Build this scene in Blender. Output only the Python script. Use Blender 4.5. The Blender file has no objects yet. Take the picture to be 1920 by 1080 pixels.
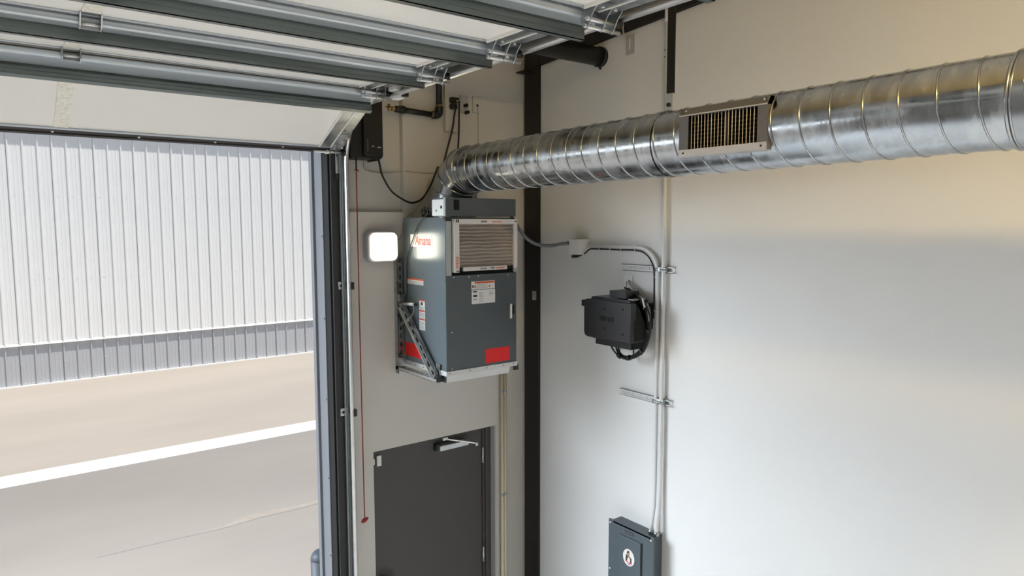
import bpy, bmesh, math, random
from mathutils import Vector, Matrix
random.seed(7)
S = bpy.context.scene
C = S.collection
PI = math.pi

# ------------------------------------------------------------------ camera
EYE = Vector((0, 0, 3.7))
yaw, pitch, roll = (math.radians(a) for a in (37.698, 5.311, 0.107))
fw = Vector((math.sin(yaw)*math.cos(pitch), math.cos(yaw)*math.cos(pitch), -math.sin(pitch)))
rt = Vector((math.cos(yaw), -math.sin(yaw), 0)); dn = fw.cross(rt)
cr, sr = math.cos(roll), math.sin(roll)
R_, D_ = cr*rt + sr*dn, -sr*rt + cr*dn
cam = bpy.data.objects.new('camera', bpy.data.cameras.new('camera')); C.objects.link(cam)
mw = Matrix.Identity(4)
for i, v in enumerate((R_, -D_, -fw, EYE)):
    for k in range(3): mw[k][i] = v[k]
cam.matrix_world = mw
cam.data.sensor_width = 36; cam.data.lens = 1308.16/1920*36
cam.data.clip_start = 0.05; cam.data.clip_end = 300
S.camera = cam

# ------------------------------------------------------------------ sky, sun, added daylight fill, exposure
S.view_settings.view_transform = 'Standard'; S.view_settings.look = 'None'
S.view_settings.exposure = 0.0; S.view_settings.gamma = 1.0; S.view_settings.use_curve_mapping = False
W = bpy.data.worlds.new('sky'); S.world = W; W.use_nodes = True
wn = W.node_tree.nodes; bg = wn['Background']
sky = wn.new('ShaderNodeTexSky'); sky.sky_type = 'NISHITA'; sky.sun_disc = False
sky.sun_elevation = math.radians(69); sky.sun_rotation = math.radians(170); sky.dust_density = 1.0
W.node_tree.links.new(sky.outputs['Color'], bg.inputs['Color'])
bg.inputs['Strength'].default_value = 0.105
sun = bpy.data.objects.new('sun', bpy.data.lights.new('sun', 'SUN')); C.objects.link(sun)
sun.data.energy = 4.2; sun.data.angle = math.radians(0.6); sun.data.color = (1, 0.96, 0.90)
sun.rotation_euler = Vector((-0.22, 0.275, -0.935)).to_track_quat('-Z', 'Y').to_euler()
# added area light, unseen left of the overhead doorway, brightens the interior
day_fill = bpy.data.objects.new('yard_daylight', bpy.data.lights.new('yard_daylight', 'AREA')); C.objects.link(day_fill)
day_fill.data.shape = 'RECTANGLE'; day_fill.data.size = 8.0; day_fill.data.size_y = 5.0
day_fill.data.energy = 600; day_fill.data.color = (0.86, 0.94, 1.0); day_fill.data.spread = math.radians(82)
day_fill.location = (-6.7, 6.7, 5.2)
day_fill.rotation_euler = (Vector((0.8, 2.0, -0.6)) - Vector(day_fill.location)).to_track_quat('-Z', 'Y').to_euler()

# ------------------------------------------------------------------ materials
def lin(c):
    return tuple(((v/255)/12.92 if v/255 <= 0.04045 else ((v/255+0.055)/1.055)**2.4) for v in c) + (1,)
M = {}
def mat(name, rgb, rough=0.6, metal=0.0, var=0.0, scale=6.0, stretch=(1, 1, 1), bump=0.0, bscale=60.0, emit=None, estr=0.0, coat=0.0, rvar=0.0, alt=None):
    m = bpy.data.materials.new(name); m.use_nodes = True
    nt = m.node_tree; b = nt.nodes['Principled BSDF']; L = nt.links
    b.inputs['Base Color'].default_value = lin(rgb)
    b.inputs['Roughness'].default_value = rough; b.inputs['Metallic'].default_value = metal
    b.inputs['Coat Weight'].default_value = coat; b.inputs['Coat Roughness'].default_value = 0.12
    if var or bump or rvar:
        tc = nt.nodes.new('ShaderNodeTexCoord'); mp = nt.nodes.new('ShaderNodeMapping')
        mp.inputs['Scale'].default_value = stretch
        L.new(tc.outputs['Object'], mp.inputs['Vector'])
    if var or rvar:
        n = nt.nodes.new('ShaderNodeTexNoise'); n.inputs['Scale'].default_value = scale; n.inputs['Detail'].default_value = 6
        L.new(mp.outputs['Vector'], n.inputs['Vector'])
    if var:
        r = nt.nodes.new('ShaderNodeValToRGB'); c = lin(rgb); a = lin(alt) if alt else None
        r.color_ramp.elements[0].position = 0.3; r.color_ramp.elements[1].position = 0.7
        r.color_ramp.elements[0].color = a if a else tuple(v*(1-var) for v in c[:3]) + (1,)
        r.color_ramp.elements[1].color = tuple(min(1, v*(1+var)) for v in c[:3]) + (1,)
        L.new(n.outputs['Fac'], r.inputs['Fac']); L.new(r.outputs['Color'], b.inputs['Base Color'])
    if rvar:
        mr = nt.nodes.new('ShaderNodeMapRange'); mr.inputs['From Min'].default_value = 0.3; mr.inputs['From Max'].default_value = 0.7
        mr.inputs['To Min'].default_value = max(0.03, rough-rvar); mr.inputs['To Max'].default_value = rough+rvar
        L.new(n.outputs['Fac'], mr.inputs['Value']); L.new(mr.outputs['Result'], b.inputs['Roughness'])
    if bump:
        n2 = nt.nodes.new('ShaderNodeTexNoise'); n2.inputs['Scale'].default_value = bscale; n2.inputs['Detail'].default_value = 3
        bp = nt.nodes.new('ShaderNodeBump'); bp.inputs['Strength'].default_value = bump; bp.inputs['Distance'].default_value = 0.01
        L.new(mp.outputs['Vector'], n2.inputs['Vector']); L.new(n2.outputs['Fac'], bp.inputs['Height']); L.new(bp.outputs['Normal'], b.inputs['Normal'])
    if emit:
        b.inputs['Emission Color'].default_value = lin(emit); b.inputs['Emission Strength'].default_value = estr
    M[name] = m
    return m
mat('wall_paint', (224, 225, 226), 0.75, var=0.015, scale=2, bump=0.05, bscale=90)
mat('front_paint', (204, 201, 195), 0.75, var=0.015, scale=2, bump=0.05, bscale=90)
mat('ceiling_white', (225, 223, 218), 0.8)
mat('concrete_floor', (226, 225, 222), 0.5, var=0.08, scale=1.5)
mat('dark_steel', (20, 14, 14), 0.5, var=0.15, scale=8)
mat('black_steel', (20, 22, 22), 0.42, var=0.1, scale=10)
mat('jamb_dark', (46, 46, 48), 0.6, var=0.06, scale=5)
mat('rubber', (10, 10, 10), 0.8)
mat('jamb_light', (118, 121, 128), 0.5)
mat('door_dark', (74, 70, 69), 0.55, var=0.03, scale=5)
mat('galv', (176, 180, 182), 0.34, 1.0, var=0.18, scale=22, rvar=0.1)
mat('galv_strut', (128, 135, 134), 0.42, 0.9, var=0.25, scale=5, stretch=(0.25, 6, 6), rvar=0.08)
mat('galv_bright', (215, 216, 216), 0.33, 0.85, var=0.06, scale=20)
mat('track_steel', (188, 190, 189), 0.30, 0.9, var=0.06, scale=12, stretch=(1, 0.2, 1))
mat('door_white', (246, 243, 238), 0.42, var=0.01, scale=2)
mat('stile_zinc', (244, 238, 226), 0.5, 0.1, var=0.14, scale=70)
mat('rail_white', (196, 203, 209), 0.30, 0.6)
mat('seal', (64, 61, 60), 0.55)
mat('duct', (186, 190, 194), 0.24, 1.0, var=0.2, scale=9, stretch=(1, 2.2, 1), rvar=0.12, bump=0.05, bscale=14)
mat('duct_plain', (176, 180, 184), 0.22, 1.0, var=0.1, scale=9, rvar=0.06)
mat('grille_grey', (104, 104, 107), 0.5, 0.2)
mat('grille_bar', (92, 84, 66), 0.5, 0.5)
mat('grille_light', (188, 184, 182), 0.4, 0.3)
mat('grille_blade', (222, 214, 200), 0.35, 0.4)
mat('void', (10, 10, 10), 0.9)
mat('unit_side', (112, 124, 131), 0.21, 0.35, var=0.05, scale=3)
mat('unit_front', (82, 88, 91), 0.42, 0.25, var=0.04, scale=4)
mat('unit_light', (168, 174, 177), 0.4, 0.3)
mat('pan_white', (205, 206, 206), 0.4, 0.1, var=0.05, scale=9)
mat('plate_white', (224, 226, 228), 0.4)
mat('cardboard_white', (214, 210, 208), 0.7)
mat('filter_media', (168, 160, 152), 0.95, var=0.08, scale=9, stretch=(1, 1, 3))
mat('label_white', (222, 222, 222), 0.5)
mat('label_red', (226, 16, 16), 0.5, var=0.04, scale=30)
mat('orange', (206, 84, 32), 0.5)
mat('red_logo', (226, 62, 30), 0.5)
mat('ink', (40, 40, 42), 0.6)
mat('ink_grey', (120, 120, 122), 0.6)
mat('green', (22, 150, 84), 0.5)
mat('plastic_black', (9, 9, 10), 0.45)
mat('plastic_dark', (27, 27, 29), 0.36, var=0.05, scale=20)
mat('plastic_white', (226, 226, 224), 0.4)
mat('plastic_grey', (176, 176, 180), 0.4)
mat('lens', (255, 245, 225), 0.3, emit=(255, 243, 214), estr=3.0)
mat('red_cord', (138, 34, 36), 0.7)
mat('emt', (222, 223, 224), 0.4, 0.1)
mat('pvc_beige', (214, 204, 182), 0.5)
mat('flex_grey', (96, 100, 104), 0.5)
mat('brass', (160, 132, 92), 0.4, 0.8, var=0.35, scale=60)
mat('panel_grey', (84, 94, 100), 0.42, 0.1, var=0.03, scale=6)
mat('wire_beige', (176, 164, 148), 0.6)
mat('wire_grey', (150, 146, 142), 0.6)
mat('skin', (170, 124, 104), 0.6)
mat('hair', (48, 34, 30), 0.6)
mat('pink', (222, 70, 120), 0.5)
mat('clad_white', (240, 240, 238), 0.42, var=0.01, scale=1)
mat('clad_grey', (188, 190, 193), 0.42, var=0.02, scale=1)
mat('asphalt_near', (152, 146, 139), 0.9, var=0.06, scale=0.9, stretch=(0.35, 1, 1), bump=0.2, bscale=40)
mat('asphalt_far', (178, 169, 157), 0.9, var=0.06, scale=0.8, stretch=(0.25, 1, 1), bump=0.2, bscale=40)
mat('gutter_concrete', (244, 242, 236), 0.8, var=0.02, scale=2)
mat('crack_tar', (150, 146, 141), 0.9)
mat('sand', (162, 154, 143), 0.95, var=0.1, scale=8)
mat('bollard_grey', (84, 90, 98), 0.5, var=0.1, scale=6)

# ------------------------------------------------------------------ mesh helpers
def wloc(o):
    v = Vector((0, 0, 0))
    while o: v += o.location; o = o.parent
    return v
def link(name, me, m, parent=None, loc=None):
    o = bpy.data.objects.new(name, me); C.objects.link(o)
    if m and len(me.materials) == 0: me.materials.append(M[m])
    if parent: o.parent = parent
    if loc is not None: o.location = loc
    return o
class MB:
    def __init__(s): s.v = []; s.f = []; s.sm = []
    def add(s, vs, fs, sm=False):
        n = len(s.v); s.v += [Vector(v) for v in vs]; s.f += [tuple(i+n for i in f) for f in fs]; s.sm += [sm]*len(fs)
        return s
    def box(s, x0, x1, y0, y1, z0, z1):
        return s.add([(x, y, z) for x in (x0, x1) for y in (y0, y1) for z in (z0, z1)],
                     [(0, 1, 3, 2), (4, 6, 7, 5), (0, 4, 5, 1), (2, 3, 7, 6), (0, 2, 6, 4), (1, 5, 7, 3)])
    def obox(s, o, ax, ay, az, x0, x1, y0, y1, z0, z1):
        n = len(s.v); s.box(x0, x1, y0, y1, z0, z1)
        for i in range(n, len(s.v)):
            p = s.v[i]; s.v[i] = Vector(o) + Vector(ax)*p.x + Vector(ay)*p.y + Vector(az)*p.z
        return s
    def bar(s, p, q, w, h, up=(0, 0, 1)):
        p, q = Vector(p), Vector(q); a = (q-p); L = a.length; a.normalize()
        b = a.cross(Vector(up)).normalized(); c = b.cross(a)
        return s.obox(p, a, b, c, 0, L, -w/2, w/2, -h/2, h/2)
    def tube(s, pts, r, n=10, cap=True, closed=False):
        pts = [Vector(p) for p in pts]; k = len(pts); rings = []; prev = None
        for i, p in enumerate(pts):
            a = (pts[i]-pts[i-1]).normalized() if i else (pts[1]-pts[0]).normalized()
            b = (pts[i+1]-pts[i]).normalized() if i < k-1 else a
            t = (a+b).normalized()
            if prev is None:
                up = Vector((0, 0, 1)) if abs(t.z) < 0.9 else Vector((1, 0, 0))
                u = t.cross(up).normalized()
            else: u = (prev - t*prev.dot(t)).normalized()
            prev = u; w = t.cross(u); sc = 1/max(0.5, t.dot(a)); rr = r[i] if isinstance(r, (list, tuple)) else r
            # mitre in the bend plane
            bend = (b-a); bend = bend.normalized() if bend.length > 1e-6 else None
            ring = []
            for j in range(n):
                d = u*math.cos(2*PI*j/n) + w*math.sin(2*PI*j/n)
                if bend is not None: d = d + bend*(d.dot(bend))*(sc-1)
                ring.append(p + d*rr)
            rings.append(ring)
        vs = [v for ring in rings for v in ring]; fs = []
        for i in range(k-1):
            for j in range(n): fs.append((i*n+j, i*n+(j+1) % n, (i+1)*n+(j+1) % n, (i+1)*n+j))
        s.add(vs, fs, True)
        if cap:
            m0 = len(s.v)-len(vs)
            s.f += [tuple(m0+j for j in range(n))[::-1], tuple(m0+(k-1)*n+j for j in range(n))]; s.sm += [False, False]
        return s
    def cyl(s, p, q, r, n=16, r2=None): return s.tube([p, q], [r, r if r2 is None else r2], n)
    def prism(s, poly, axis, a, b):
        # poly in the two other axes (cyclic order kept: axis x -> (y,z); y -> (x,z); z -> (x,y))
        def P(u, v, t): return {'x': (t, u, v), 'y': (u, t, v), 'z': (u, v, t)}[axis]
        n = len(poly); vs = [P(u, v, a) for u, v in poly] + [P(u, v, b) for u, v in poly]
        return s.add(vs, [tuple(range(n))[::-1], tuple(range(n, 2*n))] + [(i, (i+1) % n, n+(i+1) % n, n+i) for i in range(n)])
    def lathe(s, o, prof, n=20):
        o = Vector(o); vs = []; k = len(prof)
        for r, z in prof:
            for j in range(n): vs.append(o + Vector((r*math.cos(2*PI*j/n), r*math.sin(2*PI*j/n), z)))
        fs = [(i*n+j, i*n+(j+1) % n, (i+1)*n+(j+1) % n, (i+1)*n+j) for i in range(k-1) for j in range(n)]
        s.add(vs, fs, True); m0 = len(s.v)-len(vs)
        s.f += [tuple(m0+j for j in range(n))[::-1], tuple(m0+(k-1)*n+j for j in range(n))]; s.sm += [True, True]
        return s
    def mesh(s, name, off=Vector((0, 0, 0))):
        me = bpy.data.meshes.new(name); me.from_pydata([v-off for v in s.v], [], s.f)
        me.polygons.foreach_set('use_smooth', s.sm)
        bm = bmesh.new(); bm.from_mesh(me); bmesh.ops.recalc_face_normals(bm, faces=bm.faces[:]); bm.to_mesh(me); bm.free()
        me.update(); return me
    def build(s, name, m, parent=None, bevel=0, seg=2, tagd=None):
        off = wloc(parent)
        if parent is None:
            xs = [v.x for v in s.v]; ys = [v.y for v in s.v]; zs = [v.z for v in s.v]
            off = Vector(((min(xs)+max(xs))/2, (min(ys)+max(ys))/2, min(zs)))
        o = link(name, s.mesh(name, off), m, parent)
        if parent is None: o.location = off
        if bevel:
            b = o.modifiers.new('bevel', 'BEVEL'); b.width = bevel; b.segments = seg; b.limit_method = 'ANGLE'; b.angle_limit = math.radians(40)
        return o
def tag(o, label, cat=None, group=None, kind=None):
    o['label'] = label
    if cat: o['category'] = cat
    if group: o['group'] = group
    if kind: o['kind'] = kind
    return o
def thing(name, label, cat, loc, group=None, kind=None):
    o = bpy.data.objects.new(name, None); o.empty_display_size = 0.05; C.objects.link(o); o.location = loc
    return tag(o, label, cat, group, kind)
def B(x0, x1, y0, y1, z0, z1): return MB().box(x0, x1, y0, y1, z0, z1)
def smooth_path(pts, k=6):
    pts = [Vector(p) for p in pts]; out = []
    P = [pts[0]*2-pts[1]] + pts + [pts[-1]*2-pts[-2]]
    for i in range(1, len(P)-2):
        a, b, c, d = P[i-1:i+3]
        for j in range(k):
            t = j/k
            out.append(0.5*((2*b) + (c-a)*t + (2*a-5*b+4*c-d)*t*t + (3*b-3*c+d-a)*t**3))
    out.append(pts[-1]); return out
def rounded(u0, u1, v0, v1, r, n=5):
    out = []
    for cu, cv, a0 in ((u1-r, v1-r, 0), (u0+r, v1-r, 90), (u0+r, v0+r, 180), (u1-r, v0+r, 270)):
        for i in range(n+1):
            a = math.radians(a0+90*i/n); out.append((cu+r*math.cos(a), cv+r*math.sin(a)))
    return out
def text_mesh(name, body, size, m, origin, xa, ya, parent, depth=0.001, shear=0, width=None):
    cu = bpy.data.curves.new(name, 'FONT'); cu.body = body; cu.size = size; cu.extrude = depth; cu.align_x = 'CENTER'; cu.align_y = 'CENTER'; cu.shear = shear
    t = bpy.data.objects.new('tmp', cu); C.objects.link(t)
    dg = bpy.context.evaluated_depsgraph_get(); dg.update()
    me = bpy.data.meshes.new_from_object(t.evaluated_get(dg)); bpy.data.objects.remove(t)
    xs = [v.co.x for v in me.vertices]; sx = (width/(max(xs)-min(xs))) if width else 1
    xa, ya = Vector(xa).normalized(), Vector(ya).normalized(); za = xa.cross(ya); o0 = Vector(origin) - wloc(parent)
    for v in me.vertices: v.co = o0 + xa*v.co.x*sx + ya*v.co.y + za*v.co.z
    me.name = name; me.materials.clear()
    return link(name, me, m, parent)

# ------------------------------------------------------------------ the shell of the garage
YW = 4.1; XW = 3.29; CEIL = lambda y: 5.35 - 0.07*(y-4.1)
f = B(-6, XW+0.2, -9, 4.32, -0.2, 0).build('floor', 'concrete_floor'); tag(f, 'grey concrete garage floor below the frame', 'floor', kind='structure')
mb = MB()
mb.prism([(4.4, CEIL(4.4)), (-9.2, CEIL(-9.2)), (-9.2, CEIL(-9.2)+0.15), (4.4, CEIL(4.4)+0.15)], 'x', -6.2, XW+0.2)
tag(mb.build('ceiling', 'ceiling_white'), 'sloping pale ceiling above the overhead door', 'ceiling', kind='structure')
# front wall: header over the doorway, pier with the recess, piece round the personnel door
RX, RZ, RY = 2.268, 3.772, 4.143
mb = MB()
mb.box(-6, -3.1, YW, 4.32, 0, 5.5)                       # left of the overhead doorway
mb.box(-3.1, 1.763, YW+0.02, 4.32, 4.24, 5.5)            # header
mb.box(1.763, 2.012, YW, 4.32, 0, RZ)
mb.box(2.012, 3.011, YW, 4.32, 2.2, RZ)
mb.box(3.011, XW+0.01, YW, 4.32, 0, RZ)
mb.box(1.763, RX, RY, 4.32, RZ, 5.5)                     # recessed field by the opener
mb.box(RX, XW+0.01, YW, 4.32, RZ, 5.5)
mb.box(2.012, 3.011, 4.26, 4.32, 0, 2.2)                 # behind the door
tag(mb.build('wall_front', 'front_paint'), 'off-white front wall with doorway, recess and air unit', 'wall', kind='structure')
tag(B(XW, XW+0.15, -9, 4.32, 0, 6.2).build('wall_right', 'wall_paint'), 'plain white side wall behind the duct and conduits', 'wall', kind='structure')
tag(B(-6.15, -6, -9, 4.32, 0, 6.2).build('wall_left', 'wall_paint'), 'white side wall outside the frame on the left', 'wall', kind='structure')
tag(B(-6, XW, -9.15, -9, 0, 6.2).build('wall_back', 'wall_paint'), 'white rear wall behind the viewer', 'wall', kind='structure')
# jamb of the overhead doorway
t = thing('trim_1', 'dark steel jamb of the overhead doorway with light outer reveal', 'door jamb', (1.79, 4.09, 0), kind='structure')
B(1.757, 1.876, 4.082, YW, 0, 4.24).build('face_plate', 'jamb_dark', t)
B(1.745, 1.763, YW, 4.178, 0, 4.24).build('weather_strip', 'rubber', t)
B(1.738, 1.763, 4.178, 4.33, 0, 4.24).build('outer_reveal', 'jamb_light', t, 0.003)
B(1.722, 1.745, 4.30, 4.345, 0, 4.24).build('outer_stop', 'jamb_light', t, 0.003)
for z in (0.5, 1.02, 1.54, 2.06, 2.58, 3.1, 3.62):
    MB().cyl((1.736, 4.19, z), (1.739, 4.19, z), 0.006, 8).build('screw', 'ink', t)

# personnel door
t = thing('door_1', 'dark grey steel door with closer below the air unit', 'door', (2.5, 4.17, 0), kind='structure')
mb = MB(); mb.box(1.97, 2.022, 4.15, 4.26, 0, 2.2); mb.box(2.937, 3.011, 4.165, 4.26, 0, 2.2); mb.box(2.022, 2.937, 4.15, 4.26, 2.17, 2.2)
mb.box(2.955, 3.011, 4.15, 4.18, 0, 2.2)
mb.build('door_frame', 'door_dark', t, 0.002)
leaf = B(2.026, 2.933, 4.172, 4.216, 0.01, 2.166).build('door_leaf', 'door_dark', t, 0.002)
for z in (1.97, 1.2, 0.3):
    MB().cyl((2.936, 4.160, z-0.057), (2.936, 4.160, z+0.057), 0.0075, 10).build('hinge', 'galv_bright', t)
h = MB().cyl((2.09, 4.172, 1.27), (2.09, 4.12, 1.27), 0.026, 16).build('lever_handle', 'plastic_black', leaf)
MB().bar((2.08, 4.115, 1.27), (2.20, 4.115, 1.27), 0.02, 0.022).build('lever', 'plastic_black', t, 0.004)
tag(B(2.066, 2.099, 4.156, 4.172, 2.073, 2.146).build('contact_sensor', 'plastic_white', t, 0.003), 'small white door contact')
B(2.040, 2.050, 4.156, 4.172, 2.09, 2.13).build('contact_magnet', 'plastic_white', t, 0.002)
c = tag(B(2.532, 2.775, 4.105, 4.168, 2.094, 2.132).build('closer_body', 'galv_bright', t, 0.006), 'silver door closer body')
B(2.515, 2.56, 4.135, 4.171, 2.09, 2.14).build('closer_plate', 'black_steel', c, 0.003)
MB().bar((2.60, 4.125, 2.168), (2.825, 4.075, 2.106), 0.016, 0.009).build('closer_arm', 'galv_bright', t)
MB().bar((2.72, 4.115, 2.138), (2.825, 4.075, 2.106), 0.02, 0.009).build('closer_forearm', 'galv_bright', t)
MB().cyl((2.822, 4.075, 2.088), (2.822, 4.075, 2.116), 0.013, 12).build('closer_joint', 'galv_bright', t)
B(2.565, 2.605, 4.12, 4.15, 2.162, 2.182).build('closer_shoe', 'galv_bright', t, 0.002)
tag(B(3.0, 3.0135, YW-0.0025, 4.15, 0, 2.2).build('corner_bead', 'plastic_grey', t), 'pale grey corner bead of the door reveal')

# steel frame
t = thing('steel_column', 'dark red-black steel column in the corner of the two walls', 'column', (3.28, 3.99, 0))
B(3.265, XW, 3.913, 4.072, 0, 5.0).build('flange', 'dark_steel', t, 0.003)
B(3.19, 3.27, 3.985, 4.075, 4.779, 4.789).build('clip_plate', 'dark_steel', t)
mb = MB(); mb.box(3.257, 3.266, 3.93, 3.97, 3.135, 3.20); mb.cyl((3.25, 3.95, 3.17), (3.266, 3.95, 3.17), 0.013, 8)
mb.build('bolt_plate', 'galv', t, 0.001)
t = thing('rafter_beam', 'dark steel rafter running along the top of the side wall', 'beam', (3.27, 1.5, 4.8))
zl = lambda y: 4.819 + (3.904-y)*0.0695
mb = MB(); mb.prism([(4.07, zl(4.07)), (-6, zl(-6)), (-6, zl(-6)+0.3), (4.07, zl(4.07)+0.3)], 'x', 3.268, XW); mb.build('web', 'dark_steel', t)
mb = MB(); mb.prism([(4.07, zl(4.07)), (-6, zl(-6)), (-6, zl(-6)+0.012), (4.07, zl(4.07)+0.012)], 'x', 3.262, XW); mb.build('bottom_flange', 'dark_steel', t)
t = thing('tube_brace', 'black round steel tube ending at the side wall below the rafter', 'pipe', (1.5, 3.31, 4.767))
MB().cyl((-3.1, 3.31, 4.767), (XW, 3.31, 4.767), 0.058, 24).build('tube', 'black_steel', t)
MB().cyl((3.262, 3.31, 4.767), (XW, 3.31, 4.767), 0.064, 24).build('end_ring', 'black_steel', t)
B(3.275, XW, 3.305, 3.315, 4.69, 4.71).build('end_tab', 'black_steel', t)

# ------------------------------------------------------------------ overhead door
DOOR_L, DOOR_R = -3.1, 1.79
t = thing('overhead_door', 'white sectional overhead door rolled up under the ceiling with steel struts', 'garage door', (0, 2.0, 4.42))
JN = [3.46, 2.865, 2.318, 1.765, 1.215, 0.665, 0.115]
th = math.radians(25.3)
frames = [((0, 3.46, 4.412), (0, math.cos(th), -math.sin(th)), (0, -math.sin(th), -math.cos(th)), 0.61)]
for i in range(len(JN)-1):
    frames.append(((0, JN[i+1], 4.42), (0, 1, 0), (0, 0, -1), JN[i]-JN[i+1]))
XS = (1, 0, 0)
def OB(fr, *a): return MB().obox(fr[0], XS, fr[1], fr[2], *a)
def hinge_mid(fr, xc):
    mb = MB()
    mb.obox(fr[0], XS, fr[1], fr[2], xc-0.032, xc+0.032, -0.05, -0.01, 0.002, 0.006)
    mb.obox(fr[0], XS, fr[1], fr[2], xc-0.03, xc+0.03, 0.0, 0.02, 0.03, 0.035)
    for sx in (-0.034, 0.030):
        o = Vector(fr[0]); u = Vector(fr[1]); n = Vector(fr[2])
        pts = [(-0.05, 0.0), (-0.02, 0.045), (0.004, 0.052), (0.02, 0.034), (0.02, 0.03), (0, 0)]
        vs = [o+Vector((xc+sx+dx, 0, 0))+u*a+n*b for dx in (0, 0.004) for a, b in pts]; k = len(pts)
        mb.add(vs, [tuple(range(k))[::-1], tuple(range(k, 2*k))]+[(i, (i+1) % k, k+(i+1) % k, k+i) for i in range(k)])
    mb.obox(fr[0], XS, fr[1], fr[2], xc-0.032, xc+0.032, -0.004, 0.008, 0.04, 0.050)
    hg = mb.build('hinge', 'galv', t)
    o = Vector(fr[0]); u = Vector(fr[1]); n = Vector(fr[2])
    MB().cyl(o+Vector((xc-0.036, 0, 0))+u*(-0.014)+n*0.036, o+Vector((xc+0.036, 0, 0))+u*(-0.014)+n*0.036, 0.006, 10).build('hinge_pin', 'galv_bright', hg)
def hinge_end(fr, first=False):
    o = Vector(fr[0]); u = Vector(fr[1]); n = Vector(fr[2])
    mb = MB()
    for xc in (1.664, 1.733, 1.783):
        pts = [(-0.075, 0.0), (-0.045, 0.034), (-0.03, 0.064), (-0.018, 0.075), (-0.005, 0.070), (0.004, 0.05), (0.012, 0.032), (0.012, 0.0)]
        vs = [o+Vector((xc+dx, 0, 0))+u*a+n*b for dx in (0, 0.004) for a, b in pts]; k = len(pts)
        mb.add(vs, [tuple(range(k))[::-1], tuple(range(k, 2*k))]+[(i, (i+1) % k, k+(i+1) % k, k+i) for i in range(k)])
    mb.obox(fr[0], XS, fr[1], fr[2], 1.664, 1.787, -0.085, -0.03, 0.002, 0.006)
    hg = mb.build('end_hinge', 'galv', t)
    for a, b in ((-0.03, 0.044), (-0.016, 0.064)):
        MB().cyl(o+Vector((1.655, 0, 0))+u*a+n*b, o+Vector((1.825 if b > 0.05 else 1.79, 0, 0))+u*a+n*b, 0.0075, 10).build('roller_shaft', 'galv_bright', hg)
    MB().cyl(o+Vector((1.80, 0, 0))+u*(-0.016)+n*0.03, o+Vector((1.83, 0, 0))+u*(-0.016)+n*0.03, 0.016, 14).build('roller', 'plastic_black', hg)
    for a, b, xx in ((-0.06, 0.012, 1.70), (-0.06, 0.012, 1.76)):
        MB().cyl(o+Vector((xx, 0, 0))+u*a+n*0.004, o+Vector((xx, 0, 0))+u*a+n*b, 0.008, 6).build('bolt', 'galv_bright', hg)
for i, fr in enumerate(frames):
    L = fr[3]
    p = OB(fr, DOOR_L, DOOR_R, 0.004, L-0.004, -0.045, 0).build('door_section', 'door_white', t, 0.003)
    OB(fr, DOOR_L, DOOR_R, 0.004, 0.016, 0, 0.006).build('joint_strip', 'seal', p)
    OB(fr, DOOR_L, DOOR_R-0.02, 0.0, 0.082, 0.0, 0.033).build('top_rail', 'rail_white', p, 0.012, 3)
    OB(fr, DOOR_L, DOOR_R, L-0.022, L-0.006, 0, 0.007).build('edge_bead', 'rail_white', p, 0.002)
    # hat-shaped reinforcing strut
    s_ = MB()
    for q in ((0.086, 0.089, 0.0, 0.077), (0.086, 0.112, 0.074, 0.077), (0.109, 0.112, 0.0, 0.077), (0.083, 0.087, 0.052, 0.055), (0.083, 0.087, 0.036, 0.038), (0.080, 0.087, 0.030, 0.034)):
        s_.obox(fr[0], XS, fr[1], fr[2], DOOR_L, 1.756, *q)
    s_.build('strut', 'galv_strut', t)
    for xc in (0.368, -0.95, -2.25):
        OB(fr, xc-0.03, xc+0.03, 0.085, L-0.02, 0, 0.004).build('center_stile', 'stile_zinc', t, 0.001)
        hinge_mid(fr, xc)
    OB(fr, 1.655, 1.719, 0.03, L-0.02, 0, 0.009).build('end_stile', 'galv', t, 0.002)
    OB(fr, 1.723, 1.787, 0.03, L-0.02, 0, 0.007).build('end_stile', 'galv', t, 0.002)
    OB(fr, 1.650, 1.655, 0.09, L-0.02, 0, 0.013).build('stile_lip', 'door_white', t)  # white colour on both lips paints in the highlight along the bend
    OB(fr, 1.717, 1.722, 0.09, L-0.02, 0, 0.013).build('stile_lip', 'door_white', t)
    hinge_end(fr)
fr = frames[0]
OB(fr, DOOR_L, DOOR_R-0.03, 0.606, 0.636, -0.045, 0.006).build('bottom_retainer', 'seal', t, 0.002)
OB(fr, DOOR_L, DOOR_R-0.03, 0.632, 0.638, -0.045, 0.012).build('retainer_lip', 'seal', t)
OB(fr, DOOR_L, DOOR_R-0.03, 0.638, 0.668, -0.040, 0.004).build('bottom_seal', 'seal', t, 0.008)
for k in range(-3, 5):
    o = Vector(fr[0]) + Vector((0.335+0.37*k, 0, 0)) + Vector(fr[1])*0.62; n = Vector(fr[2])
    MB().cyl(o+n*0.005, o+n*0.011, 0.006, 8).build('screw', 'galv_bright', t)
OB(fr, 1.722, 1.792, 0.44, 0.62, 0.007, 0.014).build('corner_bracket', 'galv', t, 0.002)
for a, b in ((0.47, 1.775), (0.51, 1.765), (0.555, 1.735), (0.56, 1.765), (0.575, 1.785), (0.59, 1.745)):
    o = Vector(fr[0]) + Vector((b, 0, 0)) + Vector(fr[1])*a; n = Vector(fr[2])
    MB().cyl(o+n*0.013, o+n*0.021, 0.008, 6).build('bolt', 'galv_bright', t)
o = Vector(fr[0]) + Vector(fr[1])*0.626 + Vector(fr[2])*0.02
MB().cyl(o+Vector((1.63, 0, 0)), o+Vector((1.83, 0, 0)), 0.008, 10).build('bottom_roller_shaft', 'galv_bright', t)
MB().cyl(o+Vector((1.70, 0, 0)), o+Vector((1.73, 0, 0)), 0.014, 10).build('shaft_collar', 'galv_bright', t)
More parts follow.
